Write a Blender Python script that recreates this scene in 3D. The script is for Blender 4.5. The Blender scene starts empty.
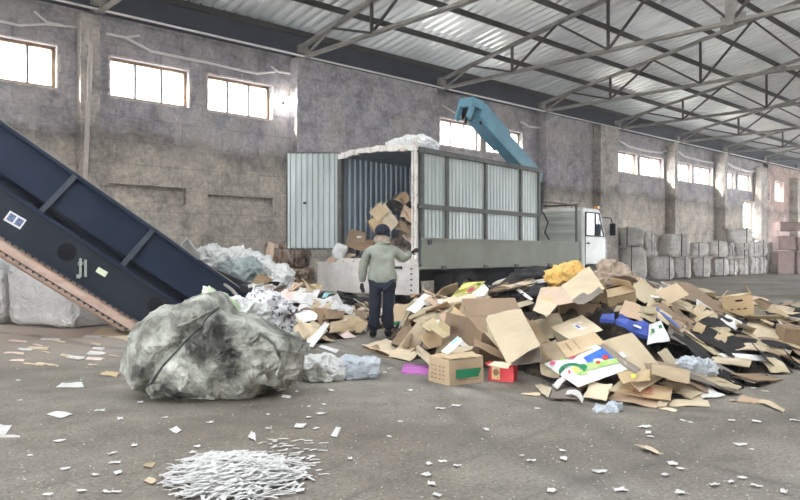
import bpy, bmesh, math, random
from mathutils import Vector, Matrix, Euler, noise as N
from math import sin, cos, pi, radians as R
random.seed(7)
SC = bpy.context.scene; COL = SC.collection
# ---------------------------------------------------------------- frame of the place
TH = R(46.9); F = 716.0; HZ = 253.0; CH = 1.28; D = 17.55
V = Vector((cos(TH), sin(TH), 0)); RT = Vector((sin(TH), -cos(TH), 0)); UP = Vector((0, 0, 1))
CAM = Vector((0, 0, CH))
def vw(X, Z, z=0.0): return V*Z + RT*X + UP*z
def at(px, py, Z): return vw((px-400)/F*Z, Z, CH+(HZ-py)/F*Z)
def gp(px, py, z=0.0):
    Z = F*(CH-z)/(py-HZ); return vw((px-400)/F*Z, Z, z)
def wall_x(px):
    u = (px-400)/F; Z = D/(V.y-RT.x*0+RT.y*u); return Z*(V.x+RT.x*u)
# ---------------------------------------------------------------- materials
MATS = {}
def mat(name, c1, c2=None, rough=.8, scale=3.0, detail=6, bump=0.0, bscale=None, metal=0.0, c3=None, jitter=0.0,
        stops=(.35, .65), alpha=None, emit=0.0, coord='Object', spec=.3, stretch=None, trans=0.0, bdist=.02, crinkle=0.0):
    m = bpy.data.materials.new(name); m.use_nodes = True; nt = m.node_tree; nd = nt.nodes; lk = nt.links
    b = nd['Principled BSDF']; b.inputs['Roughness'].default_value = rough; b.inputs['Metallic'].default_value = metal
    b.inputs['Specular IOR Level'].default_value = spec
    tc = nd.new('ShaderNodeTexCoord'); src = tc.outputs[coord]
    if stretch:
        mp = nd.new('ShaderNodeMapping'); mp.inputs['Scale'].default_value = stretch; lk.new(src, mp.inputs[0]); src = mp.outputs[0]
    oi = nd.new('ShaderNodeObjectInfo')
    if c2 is None: c2 = c1
    n = nd.new('ShaderNodeTexNoise'); n.noise_dimensions = '4D'; n.inputs['Scale'].default_value = scale; n.inputs['Detail'].default_value = detail; n.inputs['Roughness'].default_value = .62
    mw = nd.new('ShaderNodeMath'); mw.operation = 'MULTIPLY'; mw.inputs[1].default_value = 37.0; lk.new(oi.outputs['Random'], mw.inputs[0]); lk.new(mw.outputs[0], n.inputs['W'])
    lk.new(src, n.inputs['Vector'])
    r = nd.new('ShaderNodeValToRGB'); lk.new(n.outputs['Fac'], r.inputs[0])
    r.color_ramp.elements[0].position = stops[0]; r.color_ramp.elements[1].position = stops[1]
    r.color_ramp.elements[0].color = (*c1, 1); r.color_ramp.elements[1].color = (*c2, 1)
    if c3: e = r.color_ramp.elements.new((stops[0]+stops[1])/2); e.color = (*c3, 1)
    out = r.outputs[0]
    if jitter:
        hs = nd.new('ShaderNodeHueSaturation'); mr = nd.new('ShaderNodeMapRange'); lk.new(oi.outputs['Random'], mr.inputs[0])
        mr.inputs['To Min'].default_value = 1-jitter; mr.inputs['To Max'].default_value = 1+jitter; lk.new(mr.outputs[0], hs.inputs['Value']); lk.new(out, hs.inputs['Color'])
        m2 = nd.new('ShaderNodeMath'); m2.operation = 'MULTIPLY'; m2.inputs[1].default_value = 7.31; lk.new(oi.outputs['Random'], m2.inputs[0])
        m3 = nd.new('ShaderNodeMath'); m3.operation = 'FRACT'; lk.new(m2.outputs[0], m3.inputs[0])
        m4 = nd.new('ShaderNodeMapRange'); lk.new(m3.outputs[0], m4.inputs[0]); m4.inputs['To Min'].default_value = 1-jitter; m4.inputs['To Max'].default_value = 1+jitter*.6
        lk.new(m4.outputs[0], hs.inputs['Saturation']); out = hs.outputs[0]
    lk.new(out, b.inputs['Base Color'])
    if bump:
        bn = nd.new('ShaderNodeTexNoise'); bn.inputs['Scale'].default_value = bscale or scale*3; bn.inputs['Detail'].default_value = 8; bn.inputs['Roughness'].default_value = .6; lk.new(src, bn.inputs['Vector'])
        bp = nd.new('ShaderNodeBump'); bp.inputs['Strength'].default_value = bump; bp.inputs['Distance'].default_value = bdist; lk.new(bn.outputs['Fac'], bp.inputs['Height']); lk.new(bp.outputs[0], b.inputs['Normal'])
    if crinkle:   # sharp folds of film and woven fabric
        hs_ = None
        for sc_, wt in ((crinkle, 1.0), (crinkle*2.7, .45), (crinkle*6.5, .2)):
            cn = nd.new('ShaderNodeTexNoise'); cn.inputs['Scale'].default_value = sc_; cn.inputs['Detail'].default_value = 2; cn.inputs['Distortion'].default_value = .8; lk.new(src, cn.inputs['Vector'])
            s1 = nd.new('ShaderNodeMath'); s1.operation = 'SUBTRACT'; lk.new(cn.outputs['Fac'], s1.inputs[0]); s1.inputs[1].default_value = .5; s2 = nd.new('ShaderNodeMath'); s2.operation = 'ABSOLUTE'; lk.new(s1.outputs[0], s2.inputs[0]); s3 = nd.new('ShaderNodeMath'); s3.operation = 'MULTIPLY'; lk.new(s2.outputs[0], s3.inputs[0]); s3.inputs[1].default_value = wt
            if hs_ is None: hs_ = s3.outputs[0]
            else: s4 = nd.new('ShaderNodeMath'); s4.operation = 'ADD'; lk.new(hs_, s4.inputs[0]); lk.new(s3.outputs[0], s4.inputs[1]); hs_ = s4.outputs[0]
        cb = nd.new('ShaderNodeBump'); cb.inputs['Strength'].default_value = 1.0; cb.inputs['Distance'].default_value = .35/crinkle; lk.new(hs_, cb.inputs['Height']); lk.new(cb.outputs[0], b.inputs['Normal'])
    if alpha is not None: b.inputs['Alpha'].default_value = alpha
    if trans: b.inputs['Transmission Weight'].default_value = trans
    MATS[name] = m; return m
def card(name, c, j=.14):
    d = tuple(x*.84 for x in c); return mat(name, d, c, rough=.85, scale=2.2, bump=.25, bscale=9, jitter=j, stops=(.3, .55))
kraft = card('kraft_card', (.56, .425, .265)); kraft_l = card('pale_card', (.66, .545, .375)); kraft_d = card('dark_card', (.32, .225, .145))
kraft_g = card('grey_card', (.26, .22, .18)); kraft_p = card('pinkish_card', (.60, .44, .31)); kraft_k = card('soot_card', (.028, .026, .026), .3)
white_c = card('white_card', (.82, .81, .78), .06); kraft_o = card('olive_card', (.50, .42, .27))
print_red = mat('red_print', (.55, .05, .04)); print_green = mat('green_print', (.02, .22, .10)); print_blue = mat('blue_print', (.03, .12, .55), (.08, .22, .7), scale=8)
print_pink = mat('pink_print', (.75, .12, .25)); print_lgreen = mat('light_green_print', (.25, .55, .12), (.6, .75, .3), scale=25); print_yellow = mat('yellow_print', (.75, .72, .05), (.9, .85, .3), scale=20)
print_brown = mat('brown_print', (.25, .14, .09)); print_orange = mat('orange_print', (.85, .36, .12), (.8, .6, .42), scale=10)
paper = mat('white_paper', (.62, .61, .59), (.76, .75, .73), rough=.9, scale=6, bump=.15, jitter=.05)
paper_pk = mat('pinkish_paper', (.78, .58, .52), (.85, .72, .66), rough=.9, scale=6, bump=.15, jitter=.06)
magenta = mat('magenta_plastic', (.42, .10, .42), (.55, .18, .5), rough=.5)
red_pl = mat('red_box', (.62, .03, .05), (.7, .06, .06), rough=.45)
gold = mat('gold_print', (.55, .35, .12), (.75, .6, .35), scale=30)
blue_pl = mat('blue_plastic', (.04, .07, .32), (.07, .12, .45), rough=.5)
cyan_p = mat('cyan_paper', (.35, .68, .68), rough=.7)
green_pl = mat('pale_green_plastic', (.45, .62, .35), (.72, .8, .6), rough=.45, scale=8, bump=.4)
orange_pl = mat('orange_bag', (.80, .30, .02), (.85, .50, .10), rough=.55, scale=30, bump=.5, c3=(.9, .62, .22))
yellow_pl = mat('yellow_bag', (.70, .66, .06), (.85, .84, .45), rough=.5, scale=14, stops=(.4, .6))
white_pl = mat('white_plastic', (.62, .63, .60), (.85, .86, .84), rough=.5, scale=4, crinkle=5)
clear_pl = mat('clear_film', (.62, .70, .78), (.80, .85, .90), rough=.25, scale=5, crinkle=7, alpha=.75)
foil = mat('silver_wrap', (.58, .57, .56), (.84, .83, .81), rough=.38, scale=2.2, crinkle=2.6, stops=(.3, .6), spec=.6)
bale_m = mat('bale_wrap', (.58, .55, .52), (.84, .80, .75), rough=.75, scale=1.8, crinkle=1.8, jitter=.1)
dark_strap = mat('dark_strap', (.03, .03, .032), rough=.6)
sack_m = mat('dirty_sack', (.05, .05, .042), (.55, .555, .49), rough=.5, scale=2.4, detail=14, crinkle=2.4, c3=(.29, .295, .25), stops=(.40, .62), spec=.5)
pattern_pl = mat('patterned_bag', (.05, .05, .06), (.78, .78, .80), rough=.5, scale=16, stops=(.42, .5), crinkle=6)
black_rub = mat('black_rubber', (.012, .013, .015), (.035, .035, .037), rough=.6, scale=6, bump=.3)
navy = mat('navy_paint', (.007, .016, .040), (.012, .025, .056), rough=.5, scale=1.6, bump=.05, spec=.3)
navy_d = mat('dark_navy_paint', (.013, .020, .031), (.024, .031, .043), rough=.55, scale=1.2, spec=.25)
steel_d = mat('dark_steel', (.035, .037, .04), (.07, .07, .07), rough=.55, scale=5, metal=.2)
steel_truss = mat('truss_paint', (.20, .19, .17), (.36, .34, .30), rough=.7, scale=2.5, bump=.15)
steel_purlin = mat('purlin_paint', (.03, .027, .024), (.065, .055, .048), rough=.7, scale=2)
eave_m = mat('eave_steel', (.025, .032, .055), (.05, .058, .082), rough=.7, scale=.8)
galv = mat('galvanised', (.32, .36, .345), (.44, .48, .46), rough=.42, scale=3, metal=.35, stretch=(1, 1, .3))
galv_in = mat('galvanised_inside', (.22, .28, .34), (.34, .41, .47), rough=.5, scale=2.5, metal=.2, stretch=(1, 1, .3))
truck_olive = mat('olive_grey_paint', (.20, .205, .165), (.255, .26, .215), rough=.6, scale=1.5)
truck_frame = mat('frame_paint', (.07, .075, .07), (.12, .12, .105), rough=.6, scale=5)
truck_white = mat('cab_white', (.52, .53, .48), (.64, .65, .60), rough=.4, scale=2, spec=.5)
rust_white = mat('rusty_white', (.42, .30, .22), (.74, .71, .66), rough=.7, scale=9, stops=(.3, .5))
tail_m = mat('tailgate_paint', (.64, .60, .57), (.84, .80, .77), rough=.6, scale=3)
teal = mat('teal_paint', (.09, .22, .29), (.14, .31, .39), rough=.45, scale=2)
glass_d = mat('cab_glass', (.05, .07, .08), rough=.08, spec=.9)
tyre_m = mat('tyre', (.012, .012, .013), (.03, .03, .03), rough=.85, scale=8, bump=.4)
dark_m = mat('chassis_black', (.006, .007, .010), (.014, .015, .020), rough=.8, spec=.1)
dust_m = mat('dusty_deck', (.42, .31, .25), (.55, .45, .38), rough=.9, scale=3, c3=(.6, .42, .33), stops=(.35, .7), bump=.2, stretch=(.6, 3, 3))
pipe_m = mat('cream_pipe', (.50, .44, .40), (.62, .55, .50), rough=.6, scale=5)
cable_m = mat('pale_cable', (.88, .86, .83), rough=.6)
brick_pk = mat('pink_block', (.20, .13, .115), (.38, .28, .25), rough=.9, scale=1.2, bump=.3)
mixbale_m = mat('mixed_waste', (.07, .05, .045), (.62, .56, .50), rough=.8, scale=9, c3=(.35, .22, .16), stops=(.36, .62), bump=.8, bscale=14, bdist=.05, stretch=(2, 2, .7))
skin_m = mat('skin', (.45, .27, .20), rough=.6); jacket_m = mat('jacket_cloth', (.22, .24, .20), (.34, .36, .31), rough=.85, scale=5, bump=.4, bscale=14)
trouser_m = mat('trouser_cloth', (.012, .018, .035), (.03, .036, .055), rough=.85, scale=6, bump=.4, bscale=16)
cap_m = mat('knit_cap', (.012, .018, .032), (.025, .03, .045), rough=.95, scale=40, bump=.4); glove_m = mat('work_glove', (.03, .03, .03), (.06, .06, .055), rough=.9); boot_m = mat('boot', (.02, .02, .022), rough=.6)
collar_m = mat('collar', (.28, .22, .17), (.42, .35, .28), rough=.95, scale=20, bump=.5)
frame_wood = mat('window_frame', (.30, .19, .12), (.42, .30, .20), rough=.8, scale=6)
mullion_m = mat('window_mullion', (.16, .16, .165), rough=.6)
reveal_m = mat('broken_plaster', (.62, .54, .47), (.75, .70, .64), rough=.9, scale=8, bump=.5)
# ---------------------------------------------------------------- mesh helpers
class MB:
    def __init__(s): s.v = []; s.f = []; s.m = []; s.mi = 0
    def add(s, vs, fs, mi=None):
        o = len(s.v); s.v += [tuple(p) for p in vs]; s.f += [tuple(o+i for i in f) for f in fs]; s.m += [s.mi if mi is None else mi]*len(fs); return s
    def box(s, c, d, M=None, mi=None):
        c = Vector(c); h = Vector(d)*.5; vs = []
        for z in (-1, 1):
            for y in (-1, 1):
                for x in (-1, 1):
                    p = Vector((x*h.x, y*h.y, z*h.z)); p = (M @ p if M else p)+c; vs.append(p)
        return s.add(vs, [(0, 2, 3, 1), (4, 5, 7, 6), (0, 1, 5, 4), (2, 6, 7, 3), (0, 4, 6, 2), (1, 3, 7, 5)], mi)
    def bar(s, a, b, w, h, mi=None, up=None):
        a = Vector(a); b = Vector(b); x = (b-a); L = x.length; x.normalize(); u = Vector(up) if up else UP
        if abs(x.dot(u)) > .98: u = Vector((1, 0, 0))
        y = u.cross(x).normalized(); z = x.cross(y); M = Matrix((x, y, z)).transposed()
        return s.box((a+b)/2, (L, w, h), M, mi)
    def tube(s, pts, r, n=8, mi=None, caps=True):
        pts = [Vector(p) for p in pts]; rs = r if isinstance(r, (list, tuple)) else [r]*len(pts); vs = []; fs = []; prev = None
        for i, p in enumerate(pts):
            t = (pts[min(i+1, len(pts)-1)]-pts[max(i-1, 0)]).normalized()
            if prev is None: prev = t.orthogonal().normalized()
            prev = (prev-t*prev.dot(t)).normalized(); q = t.cross(prev)
            for k in range(n): vs.append(p+(prev*cos(2*pi*k/n)+q*sin(2*pi*k/n))*rs[i])
        for i in range(len(pts)-1):
            for k in range(n): a = i*n+k; b = i*n+(k+1) % n; fs.append((a, b, b+n, a+n))
        if caps: fs.append(tuple(range(n-1, -1, -1))); fs.append(tuple((len(pts)-1)*n+k for k in range(n)))
        return s.add(vs, fs, mi)
    def prism(s, poly, off, mi=None):
        n = len(poly); off = Vector(off); P = [Vector(p) for p in poly]; vs = P+[p+off for p in P]
        fs = [tuple(range(n-1, -1, -1)), tuple(range(n, 2*n))]+[(i, (i+1) % n, n+(i+1) % n, n+i) for i in range(n)]
        return s.add(vs, fs, mi)
    def build(s, name, m, parent=None, smooth=False, bevel=0):
        me = bpy.data.meshes.new(name); me.from_pydata(s.v, [], s.f)
        ms = m if isinstance(m, (list, tuple)) else [m]
        for x in ms: me.materials.append(x)
        if len(ms) > 1: me.polygons.foreach_set('material_index', s.m)
        bm = bmesh.new(); bm.from_mesh(me); bmesh.ops.recalc_face_normals(bm, faces=bm.faces)
        if bevel: bmesh.ops.bevel(bm, geom=bm.edges[:], offset=bevel, segments=2, affect='EDGES', profile=.6)
        bm.to_mesh(me); bm.free()
        if smooth: me.polygons.foreach_set('use_smooth', [True]*len(me.polygons))
        o = bpy.data.objects.new(name, me); COL.objects.link(o)
        if parent: o.parent = parent
        return o
def tag(o, label=None, cat=None, group=None, kind=None):
    if label: o['label'] = label
    if cat: o['category'] = cat
    if group: o['group'] = group
    if kind: o['kind'] = kind
    return o
def empty(name, loc=(0, 0, 0), rz=0, label=None, cat=None, group=None, rot=None):
    o = bpy.data.objects.new(name, None); o.empty_display_size = .1; COL.objects.link(o); o.location = loc
    o.rotation_euler = rot if rot else (0, 0, rz); return tag(o, label, cat, group)
def kids(o): return [c for c in bpy.data.objects if c.parent == o]
def copy_tree(o, parent=None):
    c = o.copy(); COL.objects.link(c); c.parent = parent
    for ch in kids(o): copy_tree(ch, c)
    return c
def corr(mb, o, U, W, Vv, H, nrm, pitch=.2, amp=.02, flat=.35, t=0, mi=None):
    """trapezoid sheet: ribs run along Vv, profile along U"""
    o = Vector(o); U = Vector(U).normalized(); Vv = Vector(Vv).normalized(); nrm = Vector(nrm).normalized(); xs = []; x = 0; n = max(1, round(W/pitch)); p = W/n
    for k in range(n):
        b = k*p; xs += [(b, 0), (b+p*flat, 0), (b+p*.5, amp), (b+p*(.5+flat), amp)]
    xs.append((W, 0)); vs = []
    for (u, h) in xs: q = o+U*u+nrm*h; vs += [q, q+Vv*H]
    return mb.add(vs, [(2*i, 2*i+2, 2*i+3, 2*i+1) for i in range(len(xs)-1)], mi)
def lump(name, m, radii, power=.7, amp=.08, freq=2.0, seed=0, res=28, parent=None, shape=None, flatz=None, crease=.0, cfreq=3.0):
    """closed soft body from a cube-sphere with folds"""
    vs = []; idx = {}; fs = []; so = Vector((seed*13.7, seed*5.1, seed*9.3))
    def P(d):
        d = d.normalized(); q = Vector([math.copysign(abs(c)**power, c)*r for c, r in zip(d, radii)])
        n1 = N.noise(q*freq+so)+.5*N.noise(q*freq*2.1+so)
        q = q+Vector((d.x, d.y, d.z*.8))*amp*n1
        if crease:
            c = 1-abs(N.noise(q*cfreq+so*1.7))*3.0; c2 = 1-abs(N.noise(q*cfreq*2.3+so*.7))*3.0
            q = q+d*crease*(max(c, 0)**2+.5*max(c2, 0)**2-.3)
        if shape: q = shape(q, d)
        if flatz is not None and q.z < flatz: q.z = flatz+(q.z-flatz)*.08
        return q
    for ax in range(3):
        for sg in (-1, 1):
            g = []
            for i in range(res+1):
                row = []
                for j in range(res+1):
                    a = math.tan((i/res*2-1)*pi/4); b = math.tan((j/res*2-1)*pi/4); c = [0, 0, 0]; c[ax] = sg; c[(ax+1) % 3] = a; c[(ax+2) % 3] = b
                    k = (round(c[0], 5), round(c[1], 5), round(c[2], 5))
                    if k not in idx: idx[k] = len(vs); vs.append(P(Vector(c)))
                    row.append(idx[k])
                g.append(row)
            for i in range(res):
                for j in range(res): fs.append((g[i][j], g[i+1][j], g[i+1][j+1], g[i][j+1]))
    mb = MB(); mb.add(vs, fs); return mb.build(name, m, parent, smooth=True)
def rock_to(o, P, rz=0, rot=None): o.location = P; o.rotation_euler = rot if rot else (0, 0, rz); return o
VYAW = TH-pi/2      # turning a thing by this makes its own -Y side face the viewpoint
def textmesh(body, size=.1, font_extr=0.0):
    cu = bpy.data.curves.new('txt', 'FONT'); cu.body = body; cu.size = size; cu.align_x = 'CENTER'; cu.align_y = 'CENTER'; cu.extrude = 0
    o = bpy.data.objects.new('txt', cu); COL.objects.link(o); dg = bpy.context.evaluated_depsgraph_get(); me = bpy.data.meshes.new_from_object(o.evaluated_get(dg))
    vs = [v.co.copy() for v in me.vertices]; fs = [tuple(p.vertices) for p in me.polygons]; bpy.data.objects.remove(o); bpy.data.meshes.remove(me); return vs, fs
def skinned(name, verts, edges, radii, m, parent=None, sub=2, disp=0, dfreq=8, root=0, scale=None):
    me = bpy.data.meshes.new(name); me.from_pydata(verts, edges, []); o = bpy.data.objects.new(name, me); COL.objects.link(o)
    sk = o.modifiers.new('s', 'SKIN'); sk.use_smooth_shade = True; sk.branch_smoothing = .6
    for i, v in enumerate(me.skin_vertices[0].data):
        r = radii[i]; v.radius = r if isinstance(r, (tuple, list)) else (r, r); v.use_root = (i == root)
    ss = o.modifiers.new('u', 'SUBSURF'); ss.levels = sub; ss.render_levels = sub
    dg = bpy.context.evaluated_depsgraph_get(); dg.update(); me2 = bpy.data.meshes.new_from_object(o.evaluated_get(dg)); me2.name = name
    bpy.data.objects.remove(o)
    if disp:
        for v in me2.vertices:
            c = v.co; v.co = c+v.normal*disp*(N.noise(Vector((c.x*dfreq, c.y*dfreq, c.z*dfreq*1.6)))+.5*N.noise(c*dfreq*2.3))
    me2.materials.clear(); me2.materials.append(m); me2.polygons.foreach_set('use_smooth', [True]*len(me2.polygons))
    o = bpy.data.objects.new(name, me2); COL.objects.link(o)
    if parent: o.parent = parent
    return o
# ================================================================ SETTING
def tree_mat(name): m = bpy.data.materials.new(name); m.use_nodes = True; return m, m.node_tree.nodes, m.node_tree.links
def noise_n(nd, lk, src, sc, det=8, rough=.6, dist=0):
    n = nd.new('ShaderNodeTexNoise'); n.inputs['Scale'].default_value = sc; n.inputs['Detail'].default_value = det; n.inputs['Roughness'].default_value = rough; n.inputs['Distortion'].default_value = dist; lk.new(src, n.inputs['Vector']); return n.outputs['Fac']
def ramp(nd, lk, src, stops):
    r = nd.new('ShaderNodeValToRGB'); lk.new(src, r.inputs[0]); els = r.color_ramp.elements
    els[0].position = stops[0][0]; els[0].color = (*stops[0][1], 1); els[1].position = stops[-1][0]; els[1].color = (*stops[-1][1], 1)
    for p, c in stops[1:-1]: e = els.new(p); e.color = (*c, 1)
    return r.outputs[0]
def mixc(nd, lk, fac, a, b, mode='MIX'):
    x = nd.new('ShaderNodeMix'); x.data_type = 'RGBA'; x.blend_type = mode
    if isinstance(fac, (int, float)): x.inputs[0].default_value = fac
    else: lk.new(fac, x.inputs[0])
    for s, k in ((a, 6), (b, 7)):
        if isinstance(s, tuple): x.inputs[k].default_value = (*s, 1)
        else: lk.new(s, x.inputs[k])
    return x.outputs[2]
def fm(nd, lk, op, a, b=None, c=None):
    m = nd.new('ShaderNodeMath'); m.operation = op
    for i, s in enumerate((a, b, c)):
        if s is None: continue
        if isinstance(s, (int, float)): m.inputs[i].default_value = s
        else: lk.new(s, m.inputs[i])
    return m.outputs[0]
# floor
fl_m, nd, lk = tree_mat('floor_concrete'); b = nd['Principled BSDF']; tc = nd.new('ShaderNodeTexCoord').outputs['Object']
n1 = noise_n(nd, lk, tc, .35, 6, .55, .4); n2 = noise_n(nd, lk, tc, 2.3, 10, .7); n3 = noise_n(nd, lk, tc, 38, 6, .7)
base = ramp(nd, lk, n1, [(.3, (.185, .158, .125)), (.5, (.25, .227, .19)), (.7, (.33, .31, .28))])
det = ramp(nd, lk, n2, [(.3, (.55, .54, .52)), (.5, (.92, .91, .90)), (.66, (1.15, 1.14, 1.12))]); col = mixc(nd, lk, 1.0, base, det, 'MULTIPLY')
sp = ramp(nd, lk, n3, [(.3, (.55, .54, .52)), (.5, (1, 1, 1)), (.70, (1.5, 1.5, 1.48))]); col = mixc(nd, lk, 1.0, col, sp, 'MULTIPLY')
# pale pinkish patch painted for the light falling below the conveyor
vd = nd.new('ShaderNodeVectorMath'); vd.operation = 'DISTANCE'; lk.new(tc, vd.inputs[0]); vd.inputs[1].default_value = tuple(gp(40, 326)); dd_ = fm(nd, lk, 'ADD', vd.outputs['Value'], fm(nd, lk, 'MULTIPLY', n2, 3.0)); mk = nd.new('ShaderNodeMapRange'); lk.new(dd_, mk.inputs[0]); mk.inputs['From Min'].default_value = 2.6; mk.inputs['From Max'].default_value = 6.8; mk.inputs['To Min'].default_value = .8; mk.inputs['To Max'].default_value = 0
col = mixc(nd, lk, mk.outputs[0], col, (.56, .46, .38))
# worn wheel tracks and screed joints
def track(ang, off, width, dsc=.35, seed=0, strength=.5):
    global col
    sx = nd.new('ShaderNodeSeparateXYZ'); lk.new(tc, sx.inputs[0])
    l = fm(nd, lk, 'ADD', fm(nd, lk, 'MULTIPLY', sx.outputs[0], -sin(ang)), fm(nd, lk, 'MULTIPLY', sx.outputs[1], cos(ang)))
    w = noise_n(nd, lk, tc, .22+seed*.03, 2, .5); l = fm(nd, lk, 'ADD', l, fm(nd, lk, 'MULTIPLY', w, 1.6)); l = fm(nd, lk, 'SUBTRACT', l, off)
    a = fm(nd, lk, 'ABSOLUTE', l); k = nd.new('ShaderNodeMapRange'); lk.new(a, k.inputs[0]); k.inputs['From Max'].default_value = width; k.inputs['To Min'].default_value = strength; k.inputs['To Max'].default_value = 0
    br = fm(nd, lk, 'MULTIPLY', fm(nd, lk, 'MULTIPLY', k.outputs[0], .75), ramp(nd, lk, n2, [(.40, (.0, .0, .0)), (.58, (1, 1, 1))])); col = mixc(nd, lk, br, col, (.085, .078, .07))
def track2(p, q, width, seed, strength=.9):
    a_, b_2 = gp(*p), gp(*q); an = math.atan2(b_2.y-a_.y, b_2.x-a_.x); track(an, -sin(an)*a_.x+cos(an)*a_.y+.8, width, seed=seed, strength=strength)
track2((430, 395), (600, 492), .16, 1); track2((500, 400), (760, 478), .12, 2); track2((540, 395), (800, 425), .20, 3); track2((610, 470), (780, 420), .16, 2, .8); track2((0, 380), (420, 440), .35, 4, .45); track2((400, 480), (520, 425), .06, 1, .7); track2((0, 470), (360, 400), .25, 2, .35)
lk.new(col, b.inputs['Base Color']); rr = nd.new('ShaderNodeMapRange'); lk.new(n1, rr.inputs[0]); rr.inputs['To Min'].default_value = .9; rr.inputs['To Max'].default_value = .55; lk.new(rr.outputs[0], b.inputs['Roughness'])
bp = nd.new('ShaderNodeBump'); bp.inputs['Strength'].default_value = .7; bp.inputs['Distance'].default_value = .03; hh = fm(nd, lk, 'ADD', fm(nd, lk, 'MULTIPLY', n2, .8), fm(nd, lk, 'MULTIPLY', n3, .35)); lk.new(hh, bp.inputs['Height']); lk.new(bp.outputs[0], b.inputs['Normal'])
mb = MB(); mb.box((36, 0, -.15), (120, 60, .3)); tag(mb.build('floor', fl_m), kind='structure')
# wall plaster / blocks
def wall_mat(name, up, mid, low, blocks=True):
    m, nd, lk = tree_mat(name); b = nd['Principled BSDF']; tc = nd.new('ShaderNodeTexCoord').outputs['Object']
    sx = nd.new('ShaderNodeSeparateXYZ'); lk.new(tc, sx.inputs[0]); n1 = noise_n(nd, lk, tc, .45, 8, .65, .6); n2 = noise_n(nd, lk, tc, 1.7, 10, .72, .3); n3 = noise_n(nd, lk, tc, 9, 8, .7)
    zz = fm(nd, lk, 'ADD', fm(nd, lk, 'DIVIDE', sx.outputs[2], 8.0), fm(nd, lk, 'MULTIPLY', fm(nd, lk, 'SUBTRACT', n1, .5), .22))
    grad = ramp(nd, lk, zz, [(.02, low), (.30, mid), (.44, tuple(x*.92 for x in mid)), (.50, tuple(x*.50 for x in mid)), (.53, up), (1.0, up)])
    st = ramp(nd, lk, n2, [(.28, (.38, .37, .36)), (.42, (.74, .73, .72)), (.52, (1, 1, 1)), (.68, (1.40, 1.36, 1.28))]); c = mixc(nd, lk, 1.0, grad, st, 'MULTIPLY')
    f3 = ramp(nd, lk, n3, [(.3, (.62, .62, .62)), (.6, (1.14, 1.14, 1.14))]); c = mixc(nd, lk, 1.0, c, f3, 'MULTIPLY')
    # repaired plaster patches
    pz = ramp(nd, lk, noise_n(nd, lk, tc, .55, 3, .5, .9), [(.56, (0, 0, 0)), (.575, (1, 1, 1))]); c = mixc(nd, lk, fm(nd, lk, 'MULTIPLY', pz, .22), c, tuple(min(1, x*1.30) for x in mid))
    h = n2
    if blocks:
        mp = nd.new('ShaderNodeMapping'); mp.inputs['Rotation'].default_value = (R(90), 0, 0); lk.new(tc, mp.inputs[0])
        br = nd.new('ShaderNodeTexBrick'); lk.new(mp.outputs[0], br.inputs['Vector']); br.inputs['Scale'].default_value = 1.0; br.inputs['Brick Width'].default_value = 1.15; br.inputs['Row Height'].default_value = .58; br.inputs['Mortar Size'].default_value = .014; br.inputs['Mortar Smooth'].default_value = .4; br.offset = .5
        br.inputs['Color1'].default_value = (1, 1, 1, 1); br.inputs['Color2'].default_value = (.84, .84, .84, 1); br.inputs['Mortar'].default_value = (.55, .55, .55, 1)
        c = mixc(nd, lk, .55, c, br.outputs['Color'], 'MULTIPLY'); h = fm(nd, lk, 'SUBTRACT', n2, fm(nd, lk, 'MULTIPLY', br.outputs['Fac'], .3))
    # thin cracks
    vo = nd.new('ShaderNodeTexVoronoi'); vo.feature = 'DISTANCE_TO_EDGE'; vo.inputs['Scale'].default_value = .42; dn = nd.new('ShaderNodeTexNoise'); dn.inputs['Scale'].default_value = 1.3; dn.inputs['Detail'].default_value = 6; lk.new(tc, dn.inputs[0])
    va = nd.new('ShaderNodeVectorMath'); va.operation = 'ADD'; lk.new(tc, va.inputs[0]); lk.new(dn.outputs['Color'], va.inputs[1]); lk.new(va.outputs[0], vo.inputs['Vector'])
    cr = ramp(nd, lk, vo.outputs['Distance'], [(.0, (.42, .42, .42)), (.008, (1, 1, 1))]); c = mixc(nd, lk, .35, c, cr, 'MULTIPLY')
    lk.new(c, b.inputs['Base Color']); b.inputs['Roughness'].default_value = .92
    bp = nd.new('ShaderNodeBump'); bp.inputs['Strength'].default_value = .6; bp.inputs['Distance'].default_value = .05; lk.new(fm(nd, lk, 'ADD', h, fm(nd, lk, 'MULTIPLY', n3, .4)), bp.inputs['Height']); lk.new(bp.outputs[0], b.inputs['Normal']); return m
wm = wall_mat('wall_plaster', (.43, .405, .43), (.57, .51, .445), (.52, .475, .41)); colm = wall_mat('pillar_plaster', (.50, .46, .42), (.50, .45, .40), (.42, .38, .34), False)
pinkm = wall_mat('sunlit_pink_wall', (.50, .37, .33), (.56, .42, .38), (.42, .32, .29))  # pink tint stands in for sunlight on the far wall
WX0 = 6.35
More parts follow.
